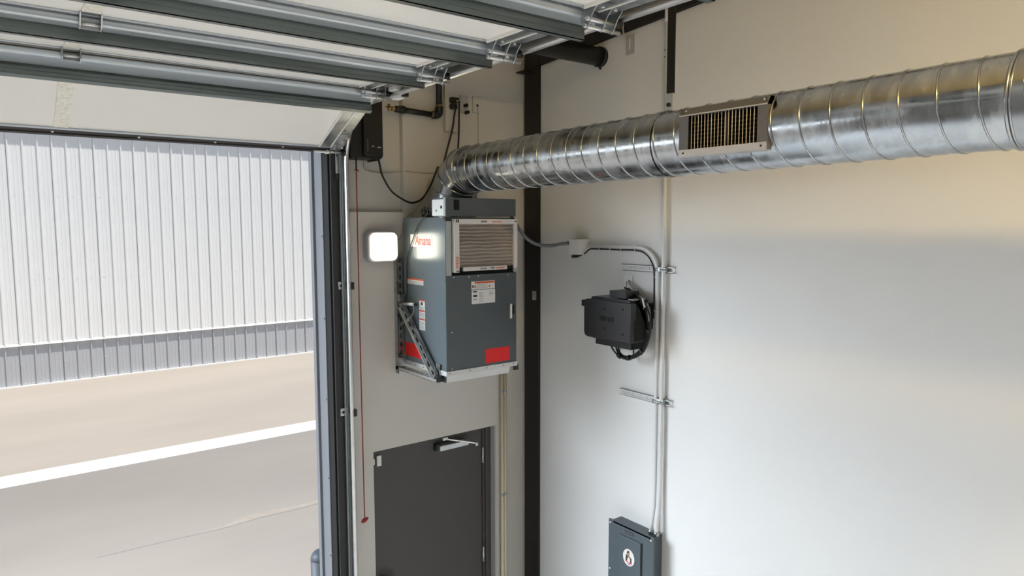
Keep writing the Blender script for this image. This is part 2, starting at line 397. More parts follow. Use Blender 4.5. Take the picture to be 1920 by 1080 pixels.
MB().cyl(o+Vector((1.80, 0, 0)), o+Vector((1.838, 0, 0)), 0.02, 14).build('bottom_roller', 'plastic_black', t)

# track of the overhead door: vertical run, curve, horizontal run
def sweep(path, prof):
    # path: list of (y,z) with inward normals computed; prof: list of (x, n) quads strip
    mb = MB(); k = len(path); nv = []
    for i, (y, z) in enumerate(path):
        a = Vector(path[max(0, i-1)]); b = Vector(path[min(k-1, i+1)]); tg = (b-a).normalized(); nv.append(Vector((tg.y, -tg.x)))
    m = len(prof); vs = []
    for (y, z), n in zip(path, nv):
        for x, q in prof: vs.append((x, y+n.x*q, z+n.y*q))
    fs = [(i*m+j, i*m+(j+1) % m, (i+1)*m+(j+1) % m, (i+1)*m+j) for i in range(k-1) for j in range(m)]
    fs += [tuple(range(m))[::-1], tuple((k-1)*m+j for j in range(m))]
    mb.add(vs, fs); return mb
Rc = 0.33
path = [(4.015, 0.02)] + [(4.015, 4.05)] + [(3.685+Rc*math.cos(math.radians(a)), 4.05+Rc*math.sin(math.radians(a))) for a in range(6, 90, 6)] + [(3.685, 4.38), (-0.2, 4.428)]
t = thing('door_track', 'galvanized roller track curving from the jamb up along the door', 'door track', (1.85, 4.0, 0.02))
def chan(name, m, prof, bev=0):
    o = sweep(path, prof).build(name, m, t); return o
# n = 0 is the room side of the channel, n = 0.055 the side toward the wall and ceiling
chan('track_web', 'track_steel', [(1.840, 0.0), (1.843, 0.0), (1.843, 0.055), (1.840, 0.055)])
chan('track_flange', 'galv_strut', [(1.804, 0.055), (1.843, 0.055), (1.843, 0.058), (1.804, 0.058)])  # darker zinc puts the shade inside the channel into the colour
chan('track_lip', 'track_steel', [(1.804, 0.055), (1.807, 0.055), (1.807, 0.040), (1.804, 0.040)])
chan('track_bead', 'track_steel', [(1.812, 0.055), (1.815, 0.055), (1.815, 0.049), (1.812, 0.049)])
chan('track_bead', 'track_steel', [(1.820, 0.055), (1.824, 0.055), (1.824, 0.047), (1.820, 0.047)])
chan('track_edge', 'galv_bright', [(1.831+0.0125*math.cos(a*PI/4), 0.0+0.0125*math.sin(a*PI/4)) for a in range(8)])
for z, x0 in ((3.315, 1.783), (2.513, 1.777)):
    b = B(x0, x0+0.055, 4.066, 4.082, z-0.024, z+0.024).build('jamb_bracket', 'galv', t, 0.001)
    MB().cyl((x0+0.018, 4.064, z), (x0+0.018, 4.067, z), 0.008, 10).build('bolt_hole', 'void', b)
    B(1.838, 1.858, 4.0, 4.07, z-0.022, z+0.022).build('bracket_clip', 'black_steel', t, 0.001)
b = B(1.786, 1.803, 4.066, 4.08, 4.0, 4.16).build('top_bracket', 'galv', t, 0.001)
B(1.783, 1.812, 4.062, 4.082, 3.965, 4.005).build('bracket_foot', 'black_steel', t, 0.001)
zc_ = lambda y: 4.424+(3.685-y)*0.01235
for y in (3.2, 2.62, 2.05, 2.02, 1.6):
    MB().cyl((1.826, y, zc_(y)), (1.826, y, zc_(y)+0.008), 0.006, 6).build('bolt', 'ink', t)
sw = thing('track_sensor', 'white plastic sensor block clipped over the track edge', 'sensor', (1.84, 3.35, 4.37))
B(1.795, 1.86, 3.325, 3.395, 4.396, 4.43).build('sensor_body', 'plastic_white', sw, 0.004)
B(1.815, 1.862, 3.33, 3.40, 4.357, 4.376).build('sensor_foot', 'plastic_white', sw, 0.003)
B(1.838, 1.866, 3.298, 3.328, 4.364, 4.398).build('sensor_cap', 'plastic_black', sw, 0.003)

# ------------------------------------------------------------------ opener, cord, wall wiring
t = thing('door_opener', 'black wall-mounted garage door opener beside the door track', 'door opener', (1.96, 4.08, 4.10))
MB().prism(rounded(1.853, 2.078, 4.098, 4.62, 0.03), 'y', 4.005, RY).build('housing', 'plastic_black', t, 0.008, 2)
mb = MB().prism(rounded(1.935, 2.066, 4.115, 4.40, 0.02), 'y', 3.985, 4.006); mb.build('front_cover', 'plastic_black', t, 0.006)
B(1.988, 2.004, 3.9835, 3.9855, 4.172, 4.178).build('printed_mark', 'plastic_grey', t)
B(2.028, 2.050, 3.9835, 3.9855, 4.166, 4.174).build('printed_mark', 'plastic_grey', t)
B(1.958, 1.963, 3.983, 3.9855, 4.14, 4.22).build('indicator_strip', 'flex_grey', t)
MB().cyl((1.99, 4.05, 4.085), (2.06, 4.05, 4.10), 0.006, 8).build('antenna', 'plastic_black', t)
t = thing('release_cord', 'thin red emergency release cord hanging down beside the track', 'cord', (1.889, 4.0, 1.79))
MB().tube([(1.889, 4.0, 4.1), (1.888, 4.0, 4.03)], 0.005, 8).build('release_lever', 'plastic_black', t)
MB().tube(smooth_path([(1.888, 4.0, 4.04), (1.8885, 4.001, 3.2), (1.8905, 4.0, 2.4), (1.892, 4.0, 1.81)], 4), 0.0035, 6).build('cord', 'red_cord', t)
mb = MB(); mb.tube([(1.872, 4.0, 1.792), (1.884, 4.0, 1.80), (1.900, 4.0, 1.806), (1.917, 4.0, 1.812)], [0.006, 0.014, 0.013, 0.006], 10)
tag(mb.build('handle', 'red_cord', t), 'red pull handle at the end of the cord')
mb = MB(); mb.tube([(1.876, 4.0, 4.024), (1.889, 4.0, 4.03), (1.903, 4.0, 4.02)], 0.004, 6); mb.build('knot', 'red_cord', t)
def wire(name, label, pts, r, m, k=8, cat='cable'):
    return tag(MB().tube(smooth_path(pts, k), r, 8).build(name, m), label, cat)
wire('power_cable', 'thick black cable looping from the opener to behind the duct',
     [(2.070, 4.06, 4.11), (2.078, 4.055, 4.06), (2.094, 4.055, 4.0), (2.157, 4.06, 3.908), (2.241, 4.06, 3.855), (2.304, 4.06, 3.835), (2.372, 4.06, 3.854), (2.422, 4.06, 3.908), (2.468, 4.06, 3.985), (2.51, 4.06, 4.08)], 0.0065, 'plastic_black')
wire('signal_wire', 'thin beige wire running level across the wall to the elbow', [(2.0, 4.13, 4.09), (2.01, 4.135, 4.045), (2.06, 4.137, 4.03), (2.144, 4.137, 4.027), (2.262, 4.12, 4.038), (2.30, 4.094, 4.04), (2.42, 4.093, 4.035), (2.54, 4.093, 4.04)], 0.003, 'wire_beige')
wire('lamp_wire', 'thin beige wire curving down behind the air unit to the square lamp', [(2.46, 4.09, 4.0), (2.438, 4.088, 3.945), (2.417, 4.088, 3.873), (2.346, 4.088, 3.784), (2.29, 4.086, 3.752), (2.255, 4.088, 3.696), (2.243, 4.088, 3.63), (2.222, 4.088, 3.595), (2.18, 4.088, 3.60)], 0.003, 'wire_beige')

# gas line
t = thing('gas_pipe', 'black iron gas pipe with an elbow and brass valve end', 'pipe', (2.4, 4.05, 4.38))
MB().cyl((2.519, 4.05, 4.455), (2.519, 4.05, 5.12), 0.020, 18).build('vertical_pipe', 'black_steel', t)
MB().tube(smooth_path([(2.519, 4.05, 4.475), (2.519, 4.05, 4.445), (2.512, 4.05, 4.425), (2.492, 4.05, 4.418), (2.465, 4.05, 4.416)], 4), 0.026, 18).build('elbow', 'black_steel', t)
MB().cyl((2.519, 4.05, 4.472), (2.519, 4.05, 4.487), 0.021, 18).build('joint_tape', 'brass', t)
MB().cyl((2.468, 4.05, 4.417), (2.457, 4.05, 4.417), 0.0215, 18).build('joint_tape', 'brass', t)
MB().cyl((2.458, 4.05, 4.417), (2.243, 4.05, 4.427), 0.019, 18).build('horizontal_pipe', 'black_steel', t)
MB().tube([(2.255, 4.05, 4.427), (2.235, 4.05, 4.428), (2.205, 4.05, 4.428), (2.19, 4.05, 4.428)], [0.026, 0.026, 0.021, 0.021], 18).build('coupling', 'black_steel', t)
MB().cyl((2.193, 4.05, 4.428), (2.165, 4.05, 4.428), 0.015, 12).build('valve_body', 'brass', t)
mb = MB(); mb.cyl((2.168, 4.05, 4.43), (2.14, 4.05, 4.43), 0.012, 10); mb.cyl((2.145, 4.05, 4.41), (2.145, 4.05, 4.455), 0.008, 8); mb.cyl((2.14, 4.05, 4.432), (2.115, 4.05, 4.437), 0.007, 8, 0.003)
mb.build('valve_nipple', 'brass', t)

# outlets on the front wall
t = thing('wire_raceway', 'pale vertical wiring cover above the black plug on the front wall', 'raceway', (2.625, 4.085, 4.3))
B(2.581, 2.671, 4.075, YW, 4.545, 4.90).build('cover_strip', 'front_paint', t, 0.004)
B(2.578, 2.674, 4.062, YW, 4.32, 4.545).build('outlet_box', 'front_paint', t, 0.004)
t = thing('power_plug', 'black plug with two cords hanging down behind the duct', 'plug', (2.64, 4.05, 4.2))
B(2.603, 2.662, 4.02, 4.062, 4.508, 4.545).build('plug_upper', 'plastic_black', t, 0.006)
B(2.604, 2.650, 4.02, 4.062, 4.468, 4.50).build('plug_lower', 'plastic_black', t, 0.006)
B(2.635, 2.665, 4.012, 4.03, 4.512, 4.527).build('plug_neck', 'brass', t, 0.004)
MB().tube(smooth_path([(2.64, 4.02, 4.50), (2.632, 4.035, 4.44), (2.621, 4.045, 4.343), (2.585, 4.05, 4.216), (2.55, 4.05, 4.10)], 6), 0.0065, 8).build('cord', 'plastic_black', t)
MB().tube(smooth_path([(2.655, 4.015, 4.52), (2.664, 4.03, 4.45), (2.668, 4.04, 4.343), (2.667, 4.05, 4.216), (2.65, 4.05, 4.10)], 6), 0.0065, 8).build('cord', 'plastic_black', t)
t = thing('data_outlet', 'grey wall plate with two small black knobs near the plug', 'wall plate', (2.747, 4.09, 4.458))
B(2.714, 2.780, 4.088, YW, 4.458, 4.578).build('plate', 'plastic_grey', t, 0.003)
B(2.733, 2.763, 4.085, 4.09, 4.50, 4.55).build('plate_insert', 'plastic_grey', t, 0.002)
for x, z in ((2.748, 4.508), (2.758, 4.462)):
    mb = MB(); mb.cyl((x, 4.09, z), (x, 4.055, z), 0.012, 12); mb.build('knob', 'plastic_black', t)
t = thing('blank_plate', 'beige wall plate with a single black dot near the steel column', 'wall plate', (2.854, 4.09, 4.469))
B(2.820, 2.890, 4.088, YW, 4.469, 4.582).build('plate', 'front_paint', t, 0.003)
MB().cyl((2.854, 4.089, 4.52), (2.854, 4.08, 4.52), 0.007, 10).build('jack', 'plastic_black', t)
MB().tube([(2.856, 4.082, 4.515), (2.862, 4.085, 4.42), (2.862, 4.09, 4.15)], 0.002, 6).build('jack_wire', 'wire_beige', t)

# square wall lamp
t = thing('wall_lamp', 'glowing square wall lamp with rounded corners left of the air unit', 'lamp', (2.06, YW, 3.45))
MB().prism(rounded(1.968, 2.186, 3.452, 3.650, 0.04, 6), 'y', 4.03, YW).build('housing', 'plastic_grey', t, 0.012, 3)
MB().prism(rounded(1.984, 2.172, 3.463, 3.640, 0.036, 6), 'y', 4.012, 4.035).build('lens', 'lens', t, 0.01, 3)
lp = bpy.data.objects.new('wall_lamp_light', bpy.data.lights.new('wall_lamp_light', 'AREA')); C.objects.link(lp); lp.parent = t
lp.data.shape = 'SQUARE'; lp.data.size = 0.16; lp.data.energy = 0.6; lp.data.color = (1, 0.9, 0.7)
lp.location = (0.018, -0.1, 0.10); lp.rotation_euler = Vector((0, -1, 0)).to_track_quat('-Z', 'Z').to_euler()

# ------------------------------------------------------------------ air handler
ux0, ux1, uy0, uy1, uz0, uz1 = 2.233, 2.769, 3.538, 4.045, 2.803, 3.735
t = thing('air_handler', 'grey wall-hung air handler with pleated filter in its front', 'air handler', (2.5, 3.8, 2.74))
cab = MB()
cab.box(ux0+0.003, ux1, uy0+0.02, uy1, uz0, 3.385); cab.box(ux0+0.003, ux1, uy0+0.09, uy1, 3.385, uz1)
cab.box(ux0+0.003, ux0+0.03, uy0+0.02, uy0+0.09, 3.385, uz1); cab.box(ux1-0.02, ux1, uy0+0.02, uy0+0.09, 3.385, uz1)
cab.box(ux0+0.003, ux1, uy0+0.02, uy0+0.09, uz1-0.012, uz1)
cab.build('cabinet', 'unit_front', t)
sp = B(ux0, ux0+0.004, uy0+0.002, uy1, uz0-0.004, uz1).build('side_panel', 'unit_side', t)
B(ux0+0.004, ux1, uy0, uy0+0.02, uz0, 3.385).build('front_panel', 'unit_front', t, 0.002)
B(ux0+0.004, ux0+0.044, uy0, uy0+0.02, 3.385, uz1-0.02).build('front_stile', 'unit_light', t, 0.002)
B(ux1-0.02, ux1, uy0, uy0+0.02, 3.39, uz1-0.03).build('front_stile', 'unit_light', t, 0.002)
B(ux0+0.046, ux1-0.02, uy0+0.06, uy0+0.09, 3.385, uz1-0.012).build('intake_back', 'void', t)
B(ux0+0.046, ux1-0.02, uy0+0.012, uy0+0.06, 3.385, 3.40).build('intake_sill', 'void', t)
B(ux0-0.002, ux0+0.03, uy0-0.006, uy0+0.02, 3.715, 3.737).build('corner_tab', 'black_steel', t, 0.001)
# filter
flt = thing('pleated_filter', 'white framed pleated air filter in the front of the air handler', 'air filter', (2.52, 3.52, 3.402))
fx0, fx1, fz0, fz1 = 2.282, 2.759, 3.404, 3.726
fy0, fy1 = 3.512, 3.545
B(fx0, fx1, fy0, fy1, fz1-0.030, fz1).build('frame_top', 'cardboard_white', flt, 0.001)
B(fx0, fx0+0.034, fy0, fy1, fz0, fz1-0.030).build('frame_side', 'cardboard_white', flt, 0.001)
B(fx1-0.028, fx1, fy0, fy1, fz0+0.012, fz1-0.030).build('frame_side', 'cardboard_white', flt, 0.001)
B(fx0+0.034, 2.368+0.0, fy0+0.012, fy1, fz0+0.004, fz0+0.028).build('frame_gap', 'void', flt)
B(2.345, 2.676, fy0, fy1, fz0+0.006, fz0+0.030).build('frame_bottom', 'cardboard_white', flt, 0.001)
B(2.676, fx1-0.028, fy0+0.012, fy1, fz0+0.004, fz0+0.03).build('frame_gap', 'void', flt)
prof = []; n = 12; za, zb = fz0+0.03, fz1-0.03
for i in range(n*4+1):
    zz = za+(zb-za)*i/(n*4); prof.append((fy0+0.008+0.020*(0.5-0.5*math.cos(2*PI*i/4))+0.002*math.sin(i*1.7), zz))
mb = MB(); K = 14
vs = []
for j in range(K+1):
    x = fx0+0.034+(fx1-0.028-fx0-0.034)*j/K
    for y, z in prof: vs.append((x, y, z+0.002*math.sin(j*0.9+z*40)))
m_ = len(prof); mb.add(vs, [(j*m_+i, j*m_+i+1, (j+1)*m_+i+1, (j+1)*m_+i) for j in range(K) for i in range(m_-1)], True)
mb.build('pleated_media', 'filter_media', flt)
def marks(parent, name, m, rects, axis, d):
    mb = MB()
    for a0, a1, b0, b1 in rects:
        if axis == 'y': mb.box(a0, a1, d-0.0006, d+0.0002, b0, b1)
        else: mb.box(d-0.0006, d+0.0002, a0, a1, b0, b1)
    o = mb.build(name, m, parent); o['kind'] = 'stuff'; return o
marks(flt, 'print', 'ink', [(2.292, 2.300, 3.704, 3.72), (2.304, 2.314, 3.704, 3.72), (2.292, 2.314, 3.719, 3.722)] + [(2.475+0.008*i, 2.48+0.008*i, 3.705, 3.716) for i in range(6)] + [(2.735, 2.754, 3.708, 3.714)] + [(2.47+0.007*i, 2.474+0.007*i, 3.417, 3.426) for i in range(7)] + [(2.55+0.007*i, 2.555+0.007*i, 3.418, 3.427) for i in range(4)] + [(2.293+0.006*i, 2.298+0.006*i, 3.409, 3.416) for i in range(4)], 'y', fy0)
marks(flt, 'print', 'orange', [(2.56+0.009*i, 2.566+0.009*i, 3.705, 3.713) for i in range(8)] + [(2.289, 2.309, 3.43+0.009*i, 3.435+0.009*i) for i in range(8)] + [(2.585, 2.655, 3.419, 3.424)], 'y', fy0)
for z in (3.66, 3.62, 3.60): B(fx1-0.006, fx1+0.012, 3.53, 3.55, z, z+0.014).build('latch_tab', 'plastic_white', flt)
# control box on top
bx = B(ux0, ux1-0.006, uy0-0.004, 3.682, 3.742, 3.852).build('top_box', 'unit_front', t, 0.002)
e = tag(B(ux0-0.003, ux0, uy0+0.012, 3.680, 3.745, 3.842).build('end_plate', 'plate_white', bx), 'white end plate of the top box')
B(ux0-0.004, ux0+0.002, uy0-0.006, uy0+0.012, 3.742, 3.852).build('corner_strip', 'unit_light', bx)
mb = MB(); mb.cyl((ux0-0.004, 3.575, 3.796), (ux0-0.002, 3.575, 3.796), 0.010, 14); mb.build('knockout', 'void', bx)
mb = MB(); mb.cyl((ux0-0.004, 3.632, 3.776), (ux0-0.002, 3.632, 3.776), 0.008, 14); mb.build('green_seal', 'green', bx)
B(2.292, 2.330, uy0-0.007, uy0-0.003, 3.778, 3.84).build('switch_slot', 'void', bx)
# side labels
text_mesh('side_lettering', 'Amana', 0.085, 'red_logo', (ux0-0.0015, 3.80, 3.59), (0, -1, 0), (0, 0, 1), t, 0.0005, 0.1, 0.19)
B(ux0-0.0008, ux0, 3.69, 3.955, 3.552, 3.63).build('name_label', 'label_white', t)
s1 = B(ux0-0.001, ux0, 3.80, 4.005, 3.31, 3.347).build('side_label', 'label_white', t)
marks(s1, 'print', 'orange', [(3.80, 4.005, 3.338, 3.347)], 'x', ux0-0.001)
marks(s1, 'print', 'ink_grey', [(3.81, 3.99, 3.314+0.007*i, 3.316+0.007*i) for i in range(3)], 'x', ux0-0.001)
s2 = B(ux0-0.001, ux0, 3.785, 3.856, 3.024, 3.217).build('side_label', 'label_white', t)
marks(s2, 'print', 'orange', [(3.785, 3.856, z, z+0.008) for z in (3.209, 3.142, 3.088)], 'x', ux0-0.001)
marks(s2, 'print', 'ink_grey', [(3.792, 3.85, 3.03+0.009*i, 3.033+0.009*i) for i in range(6)] + [(3.792, 3.85, 3.096+0.009*i, 3.099+0.009*i) for i in range(5)] + [(3.792, 3.85, 3.15+0.009*i, 3.153+0.009*i) for i in range(3)], 'x', ux0-0.001)
marks(s2, 'print', 'ink', [(3.812, 3.832, 3.183, 3.203)], 'x', ux0-0.001)
tag(B(ux0-0.001, ux0, 3.83, 4.04, 2.834, 2.922).build('red_label', 'label_red', t), 'red sticker on the side panel')
# front labels
f1 = B(2.418, 2.596, uy0-0.001, uy0, 3.292, 3.342).build('warning_label', 'label_white', t)
marks(f1, 'print', 'orange', [(2.442, 2.594, 3.328, 3.339), (2.44, 2.45, 3.30, 3.318), (2.55, 2.56, 3.302, 3.314)], 'y', uy0-0.001)
marks(f1, 'print', 'ink', [(2.424, 2.434, 3.303, 3.319)], 'y', uy0-0.001)
marks(f1, 'print', 'ink_grey', [(2.456, 2.54, 3.299+0.007*i, 3.301+0.007*i) for i in range(4)], 'y', uy0-0.001)
f2 = B(2.420, 2.598, uy0-0.001, uy0, 3.202, 3.288).build('rating_label', 'label_white', t)
marks(f2, 'print', 'ink', [(2.43, 2.46, 3.245, 3.258), (2.428, 2.46, 3.274, 3.282)], 'y', uy0-0.001)
marks(f2, 'print', 'ink_grey', [(2.475, 2.475+random.uniform(0.02, 0.05), 3.215+0.007*i, 3.217+0.007*i) for i in range(9)] + [(2.55, 2.585, 3.25+0.008*i, 3.252+0.008*i) for i in range(4)] + [(2.432, 2.44, 3.226, 3.234), (2.446, 2.454, 3.226, 3.234)], 'y', uy0-0.001)
tag(B(2.521, 2.712, uy0-0.001, uy0, 2.818, 2.909).build('red_label', 'label_red', t), 'red sticker on the front panel')
hd = B(2.716, 2.731, uy0-0.006, uy0, 3.089, 3.182).build('door_latch', 'plastic_white', t, 0.001)
B(2.731, 2.752, uy0-0.002, uy0+0.001, 3.115, 3.172).build('latch_slot', 'void', hd)
mb = MB()
for x, z in ((2.272, 3.04), (2.272, 2.815), (2.40, 3.372), (2.47, 3.374), (2.70, 3.37), (2.29, 3.375)):
    s__ = MB().cyl((x, uy0-0.003, z), (x, uy0, z), 0.004, 8); s__.build('screw', 'galv_bright', t)
for y, z in ((3.56, 3.10), (3.56, 3.35), (3.60, 3.70), (3.86, 3.715), (3.80, 3.38)):
    MB().cyl((ux0-0.003, y, z), (ux0, y, z), 0.004, 8).build('screw', 'brass', t)
# base pan and skirt
pan = tag(MB().box(ux0-0.006, ux1+0.004, uy0-0.006, uy1, uz0-0.028, uz0).build('base_flange', 'pan_white', t), 'white sheet metal base flange')
mb = MB(); mb.prism([(uy0-0.004, uz0-0.026), (uy0+0.012, uz0-0.072), (uy0+0.05, uz0-0.072), (uy0+0.05, uz0-0.026)], 'x', ux0+0.006, ux1-0.055)
mb.build('drain_pan', 'pan_white', t)
MB().prism([(uy0+0.006, uz0-0.026), (uy0+0.014, uz0-0.072), (uy0+0.06, uz0-0.072), (uy0+0.07, uz0-0.026)], 'x', ux0+0.003, ux0+0.006).build('pan_end', 'unit_front', t)
for x in (2.25, 2.40, 2.53, 2.66, 2.74): MB().cyl((x, uy0-0.009, uz0-0.012), (x, uy0-0.006, uz0-0.012), 0.004, 8).build('screw', 'ink_grey', pan)
for y in (3.58, 3.62, 3.80, 3.90): MB().cyl((ux0-0.009, y, uz0-0.014), (ux0-0.006, y, uz0-0.014), 0.004, 8).build('screw', 'ink_grey', pan)
# control wires on top and down the side
wire('control_wire', 'thin black wire running down the left side of the air handler', [(2.30, 3.72, 3.765), (2.24, 3.712, 3.762), (2.222, 3.75, 3.745), (2.222, 3.835, 3.695), (2.224, 3.905, 3.604), (2.222, 3.975, 3.49), (2.222, 3.99, 3.35), (2.222, 3.993, 3.211)], 0.0035, 'plastic_black')
t = thing('wire_bundle', 'tangle of black wire connectors behind the top box of the air handler', 'wires', (2.25, 3.78, 3.735))
for k in range(9):
    a = random.uniform(-1, 1); y0 = 3.71+0.016*k
    MB().tube([(2.26, y0, 3.74), (2.25+0.01*a, y0+0.01*a, 3.765), (2.238, y0+0.02*a, 3.785+0.02*random.random())], [0.004, 0.005, 0.006], 6).build('wire_end', 'plastic_black', t)

# wall brackets below the unit
def slotted(p, q, w, h, up, slots, mb):
    # C channel with open slots in its face: two side walls and face bars
    p, q = Vector(p), Vector(q); a = q-p; L = a.length; a.normalize(); b = a.cross(Vector(up)).normalized(); c = b.cross(a)
    mb.obox(p, a, b, c, 0, L, -w/2, -w/2+0.003, -h, 0); mb.obox(p, a, b, c, 0, L, w/2-0.003, w/2, -h, 0)
    mb.obox(p, a, b, c, 0, L, -w/2, -w/5, -0.003, 0); mb.obox(p, a, b, c, 0, L, w/5, w/2, -0.003, 0)
    pitch = L/slots
    for i in range(slots+1): mb.obox(p, a, b, c, max(0, i*pitch-pitch*0.22), min(L, i*pitch+pitch*0.22), -w/5, w/5, -0.003, 0)
    mb.obox(p, a, b, c, 0, L, -w/2, w/2, -h, -h+0.002)
def bracket(xc, label, full):
    t = thing('wall_bracket', label, 'bracket', (xc, 4.09, 2.71), 'strut brackets carrying the air handler')
    mb = MB(); slotted((xc, 4.058, 2.71), (xc, 4.058, 3.488), 0.041, 0.041, (0, -1, 0), 14, mb); mb.build('upright_channel', 'galv', t)
    mb = MB(); slotted((xc, 4.10, 2.757), (xc, 3.585, 2.757), 0.041, 0.022, (0, 0, 1), 9, mb); mb.build('arm_channel', 'galv_bright', t)
    mb = MB(); slotted((xc-0.012, 4.03, 3.168), (xc-0.012, 3.618, 2.765), 0.040, 0.022, (-1, 0, 0), 9, mb); mb.build('diagonal_brace', 'galv', t)
    MB().bar((xc-0.03, 4.024, 3.156), (xc-0.03, 3.615, 2.757), 0.006, 0.012, (1, 0, 0)).build('brace_lip', 'galv_bright', t)
    if full:
        MB().cyl((xc, YW, 3.172), (xc, 3.862, 3.186), 0.010, 12).build('stub_rod', 'galv_bright', t)
        mb = MB(); mb.cyl((xc, 3.866, 3.186), (xc, 3.855, 3.1865), 0.011, 12); mb.build('rod_cap', 'black_steel', t)
        MB().tube(smooth_path([(xc-0.004, 3.87, 3.178), (xc-0.012, 3.88, 3.12), (xc-0.035, 3.95, 3.06), (xc-0.03, 4.0, 3.045)], 5), 0.0018, 6).build('tie_wire', 'wire_beige', t)
    B(xc-0.021, xc+0.021, 4.028, 4.057, 2.76, 2.82).build('corner_fitting', 'galv', t, 0.001)
    B(xc-0.021, xc+0.021, 4.028, 4.057, 3.19, 3.24).build('corner_fitting', 'galv', t, 0.001)
    B(xc-0.02, xc+0.02, 3.575, 3.60, 2.735, 2.775).build('arm_end_cap', 'black_steel', t, 0.003)
    B(xc+0.012, xc+0.02, 3.60, 3.64, 2.757, 2.84).build('retainer_angle', 'galv', t, 0.001)
    return t
bracket(2.207, 'perforated galvanized strut bracket with diagonal brace left of the air handler', True)
bracket(2.798, 'dark end of the strut bracket at the right of the air handler', False)

# ------------------------------------------------------------------ spiral duct
DX, DR = 2.5, 0.143
zc = lambda y: 4.043 + (3.0-y)*0.0084
t = thing('spiral_duct', 'large galvanized spiral duct running along the side wall to the air handler', 'duct', (DX, 2.0, 3.9))
GY0, GY1 = 1.535, 1.872          # window cut for the supply grille
def in_window(p):
    a = math.atan2(p.z-zc(p.y), -(p.x-DX)); return GY0 < p.y < GY1 and abs(a) < math.radians(31)
mb = MB().tube([(DX, y, zc(y)) for y in (3.655, 3.0, 2.0, GY1, GY0, 1.0, 0.76, -1.0, -2.4)], DR, 64, cap=False)
keep = [i for i, f_ in enumerate(mb.f) if not in_window(sum((mb.v[j] for j in f_), Vector((0, 0, 0)))/4)]
mb.f = [mb.f[i] for i in keep]; mb.sm = [mb.sm[i] for i in keep]
mb.build('duct_tube', 'duct', t)
P_ = 0.1125; y0 = 1.419+P_/4*1.0
pts = []; ph = 0.0
turns = int((3.63+2.2)/P_); N = 36
for k in range(turns*N+1):
    a = 2*PI*k/N; y = 3.63 - P_*k/N
    # angle measured from the top over the room side (-x) to the bottom
    pts.append((DX-(DR+0.0005)*math.sin(a+1.35), y, zc(y)+(DR+0.0005)*math.cos(a+1.35)))
run = []
for p in [Vector(p) for p in pts] + [None]:
    if p is not None and not in_window(p): run.append(p)
    else:
        if len(run) > 2: MB().tube(run, 0.0036, 6).build('spiral_seam', 'duct_plain', t)
        run = []
def ring(y, r, rr, m='duct_plain', name='joint_ring'):
    return MB().tube([(DX+r*math.cos(2*PI*i/48), y, zc(y)+r*math.sin(2*PI*i/48)) for i in range(49)], rr, 8, cap=False).build(name, m, t)
ring(0.745, DR+0.001, 0.006); ring(0.735, DR+0.002, 0.004)
MB().tube([(DX, 0.735, zc(0.735)), (DX, 0.60, zc(0.6))], DR+0.003, 64, cap=False).build('sleeve', 'duct_plain', t)
# elbow of four gores turning down into the unit
Ys, Rb = 3.85, 0.20; ez = zc(3.65)
ep = []
for a in (0, 18, 45, 72, 90):
    ar = math.radians(a); ep.append(Vector((DX, Ys-Rb+Rb*math.sin(ar), ez-Rb+Rb*math.cos(ar))))
ep = [Vector((DX, 3.60, zc(3.6)))] + ep + [Vector((DX, Ys, 3.72))]
full = MB().tube(ep, DR+0.001, 64, cap=False)
n = 64
for i in range(len(ep)-1):
    g = MB(); vs = full.v[i*n:(i+2)*n]
    g.add(vs, [(j, (j+1) % n, n+(j+1) % n, n+j) for j in range(n)], True); g.build('elbow_gore', 'duct_plain', t)
for i in (1, 2, 3, 4, 5):
    vs = [Vector(v) for v in full.v[i*n:(i+1)*n]]; ctr = sum(vs, Vector((0, 0, 0)))/n
    MB().tube([ctr+(v-ctr)*1.012 for v in vs]+[ctr+(vs[0]-ctr)*1.012], 0.0042, 6, cap=False).build('elbow_bead', 'duct_plain', t)
B(DX-DR-0.004, DX-DR+0.004, 3.61, 3.63, 4.02, 4.045).build('elbow_screw_tab', 'galv_bright', t, 0.002)
# strap band of the hanger
h = thing('duct_hanger', 'black flat steel hanger strap holding the spiral duct', 'hanger', (DX, 2.09, 4.2))
B(DX+0.008, DX+0.014, 2.066, 2.108, 4.272, 5.28).build('strap', 'black_steel', h)
B(DX+0.002, DX+0.018, 2.066, 2.108, 4.205, 4.276).build('strap_end', 'galv_bright', h, 0.002)
MB().cyl((DX-0.006, 2.087, 4.225), (DX+0.02, 2.087, 4.225), 0.010, 8).build('bolt', 'ink', h)
mb = MB(); nb = 64
vs = []
for yy in (2.066, 2.108):
    for i in range(nb): vs.append((DX+(DR+0.0045)*math.cos(2*PI*i/nb), yy, zc(yy)+(DR+0.0045)*math.sin(2*PI*i/nb)))
mb.add(vs, [(i, (i+1) % nb, nb+(i+1) % nb, nb+i) for i in range(nb)], True); mb.build('band', 'duct', h)

# supply grille saddled on the duct
g = thing('supply_grille', 'grey supply register with vertical blades on the side of the spiral duct', 'vent', (2.37, 1.7, 3.97))
gy0, gy1, gz0, gz1 = 1.500, 1.906, 3.972, 4.140
B(2.352, 2.356, gy0, gy0+0.040, gz0+0.025, gz1).build('side_flange', 'grille_grey', g)
B(2.352, 2.356, gy1-0.045, gy1, gz0+0.025, gz1).build('side_flange', 'grille_grey', g)
mb = MB(); mb.box(2.349, 2.356, gy0, gy1, gz0, gz0+0.028); mb.box(2.352, 2.42, gy0, gy1, gz0-0.003, gz0)
mb.build('bottom_flange', 'grille_light', g)
mb = MB(); mb.prism([(2.352, gz1-0.002), (2.375, gz1+0.030), (2.395, gz1+0.030), (2.395, gz1-0.002)], 'y', gy0, gy1); mb.build('top_flange', 'grille_grey', g)
B(2.350, 2.354, gy0, gy1, gz1-0.004, gz1+0.001).build('top_lip', 'grille_light', g)
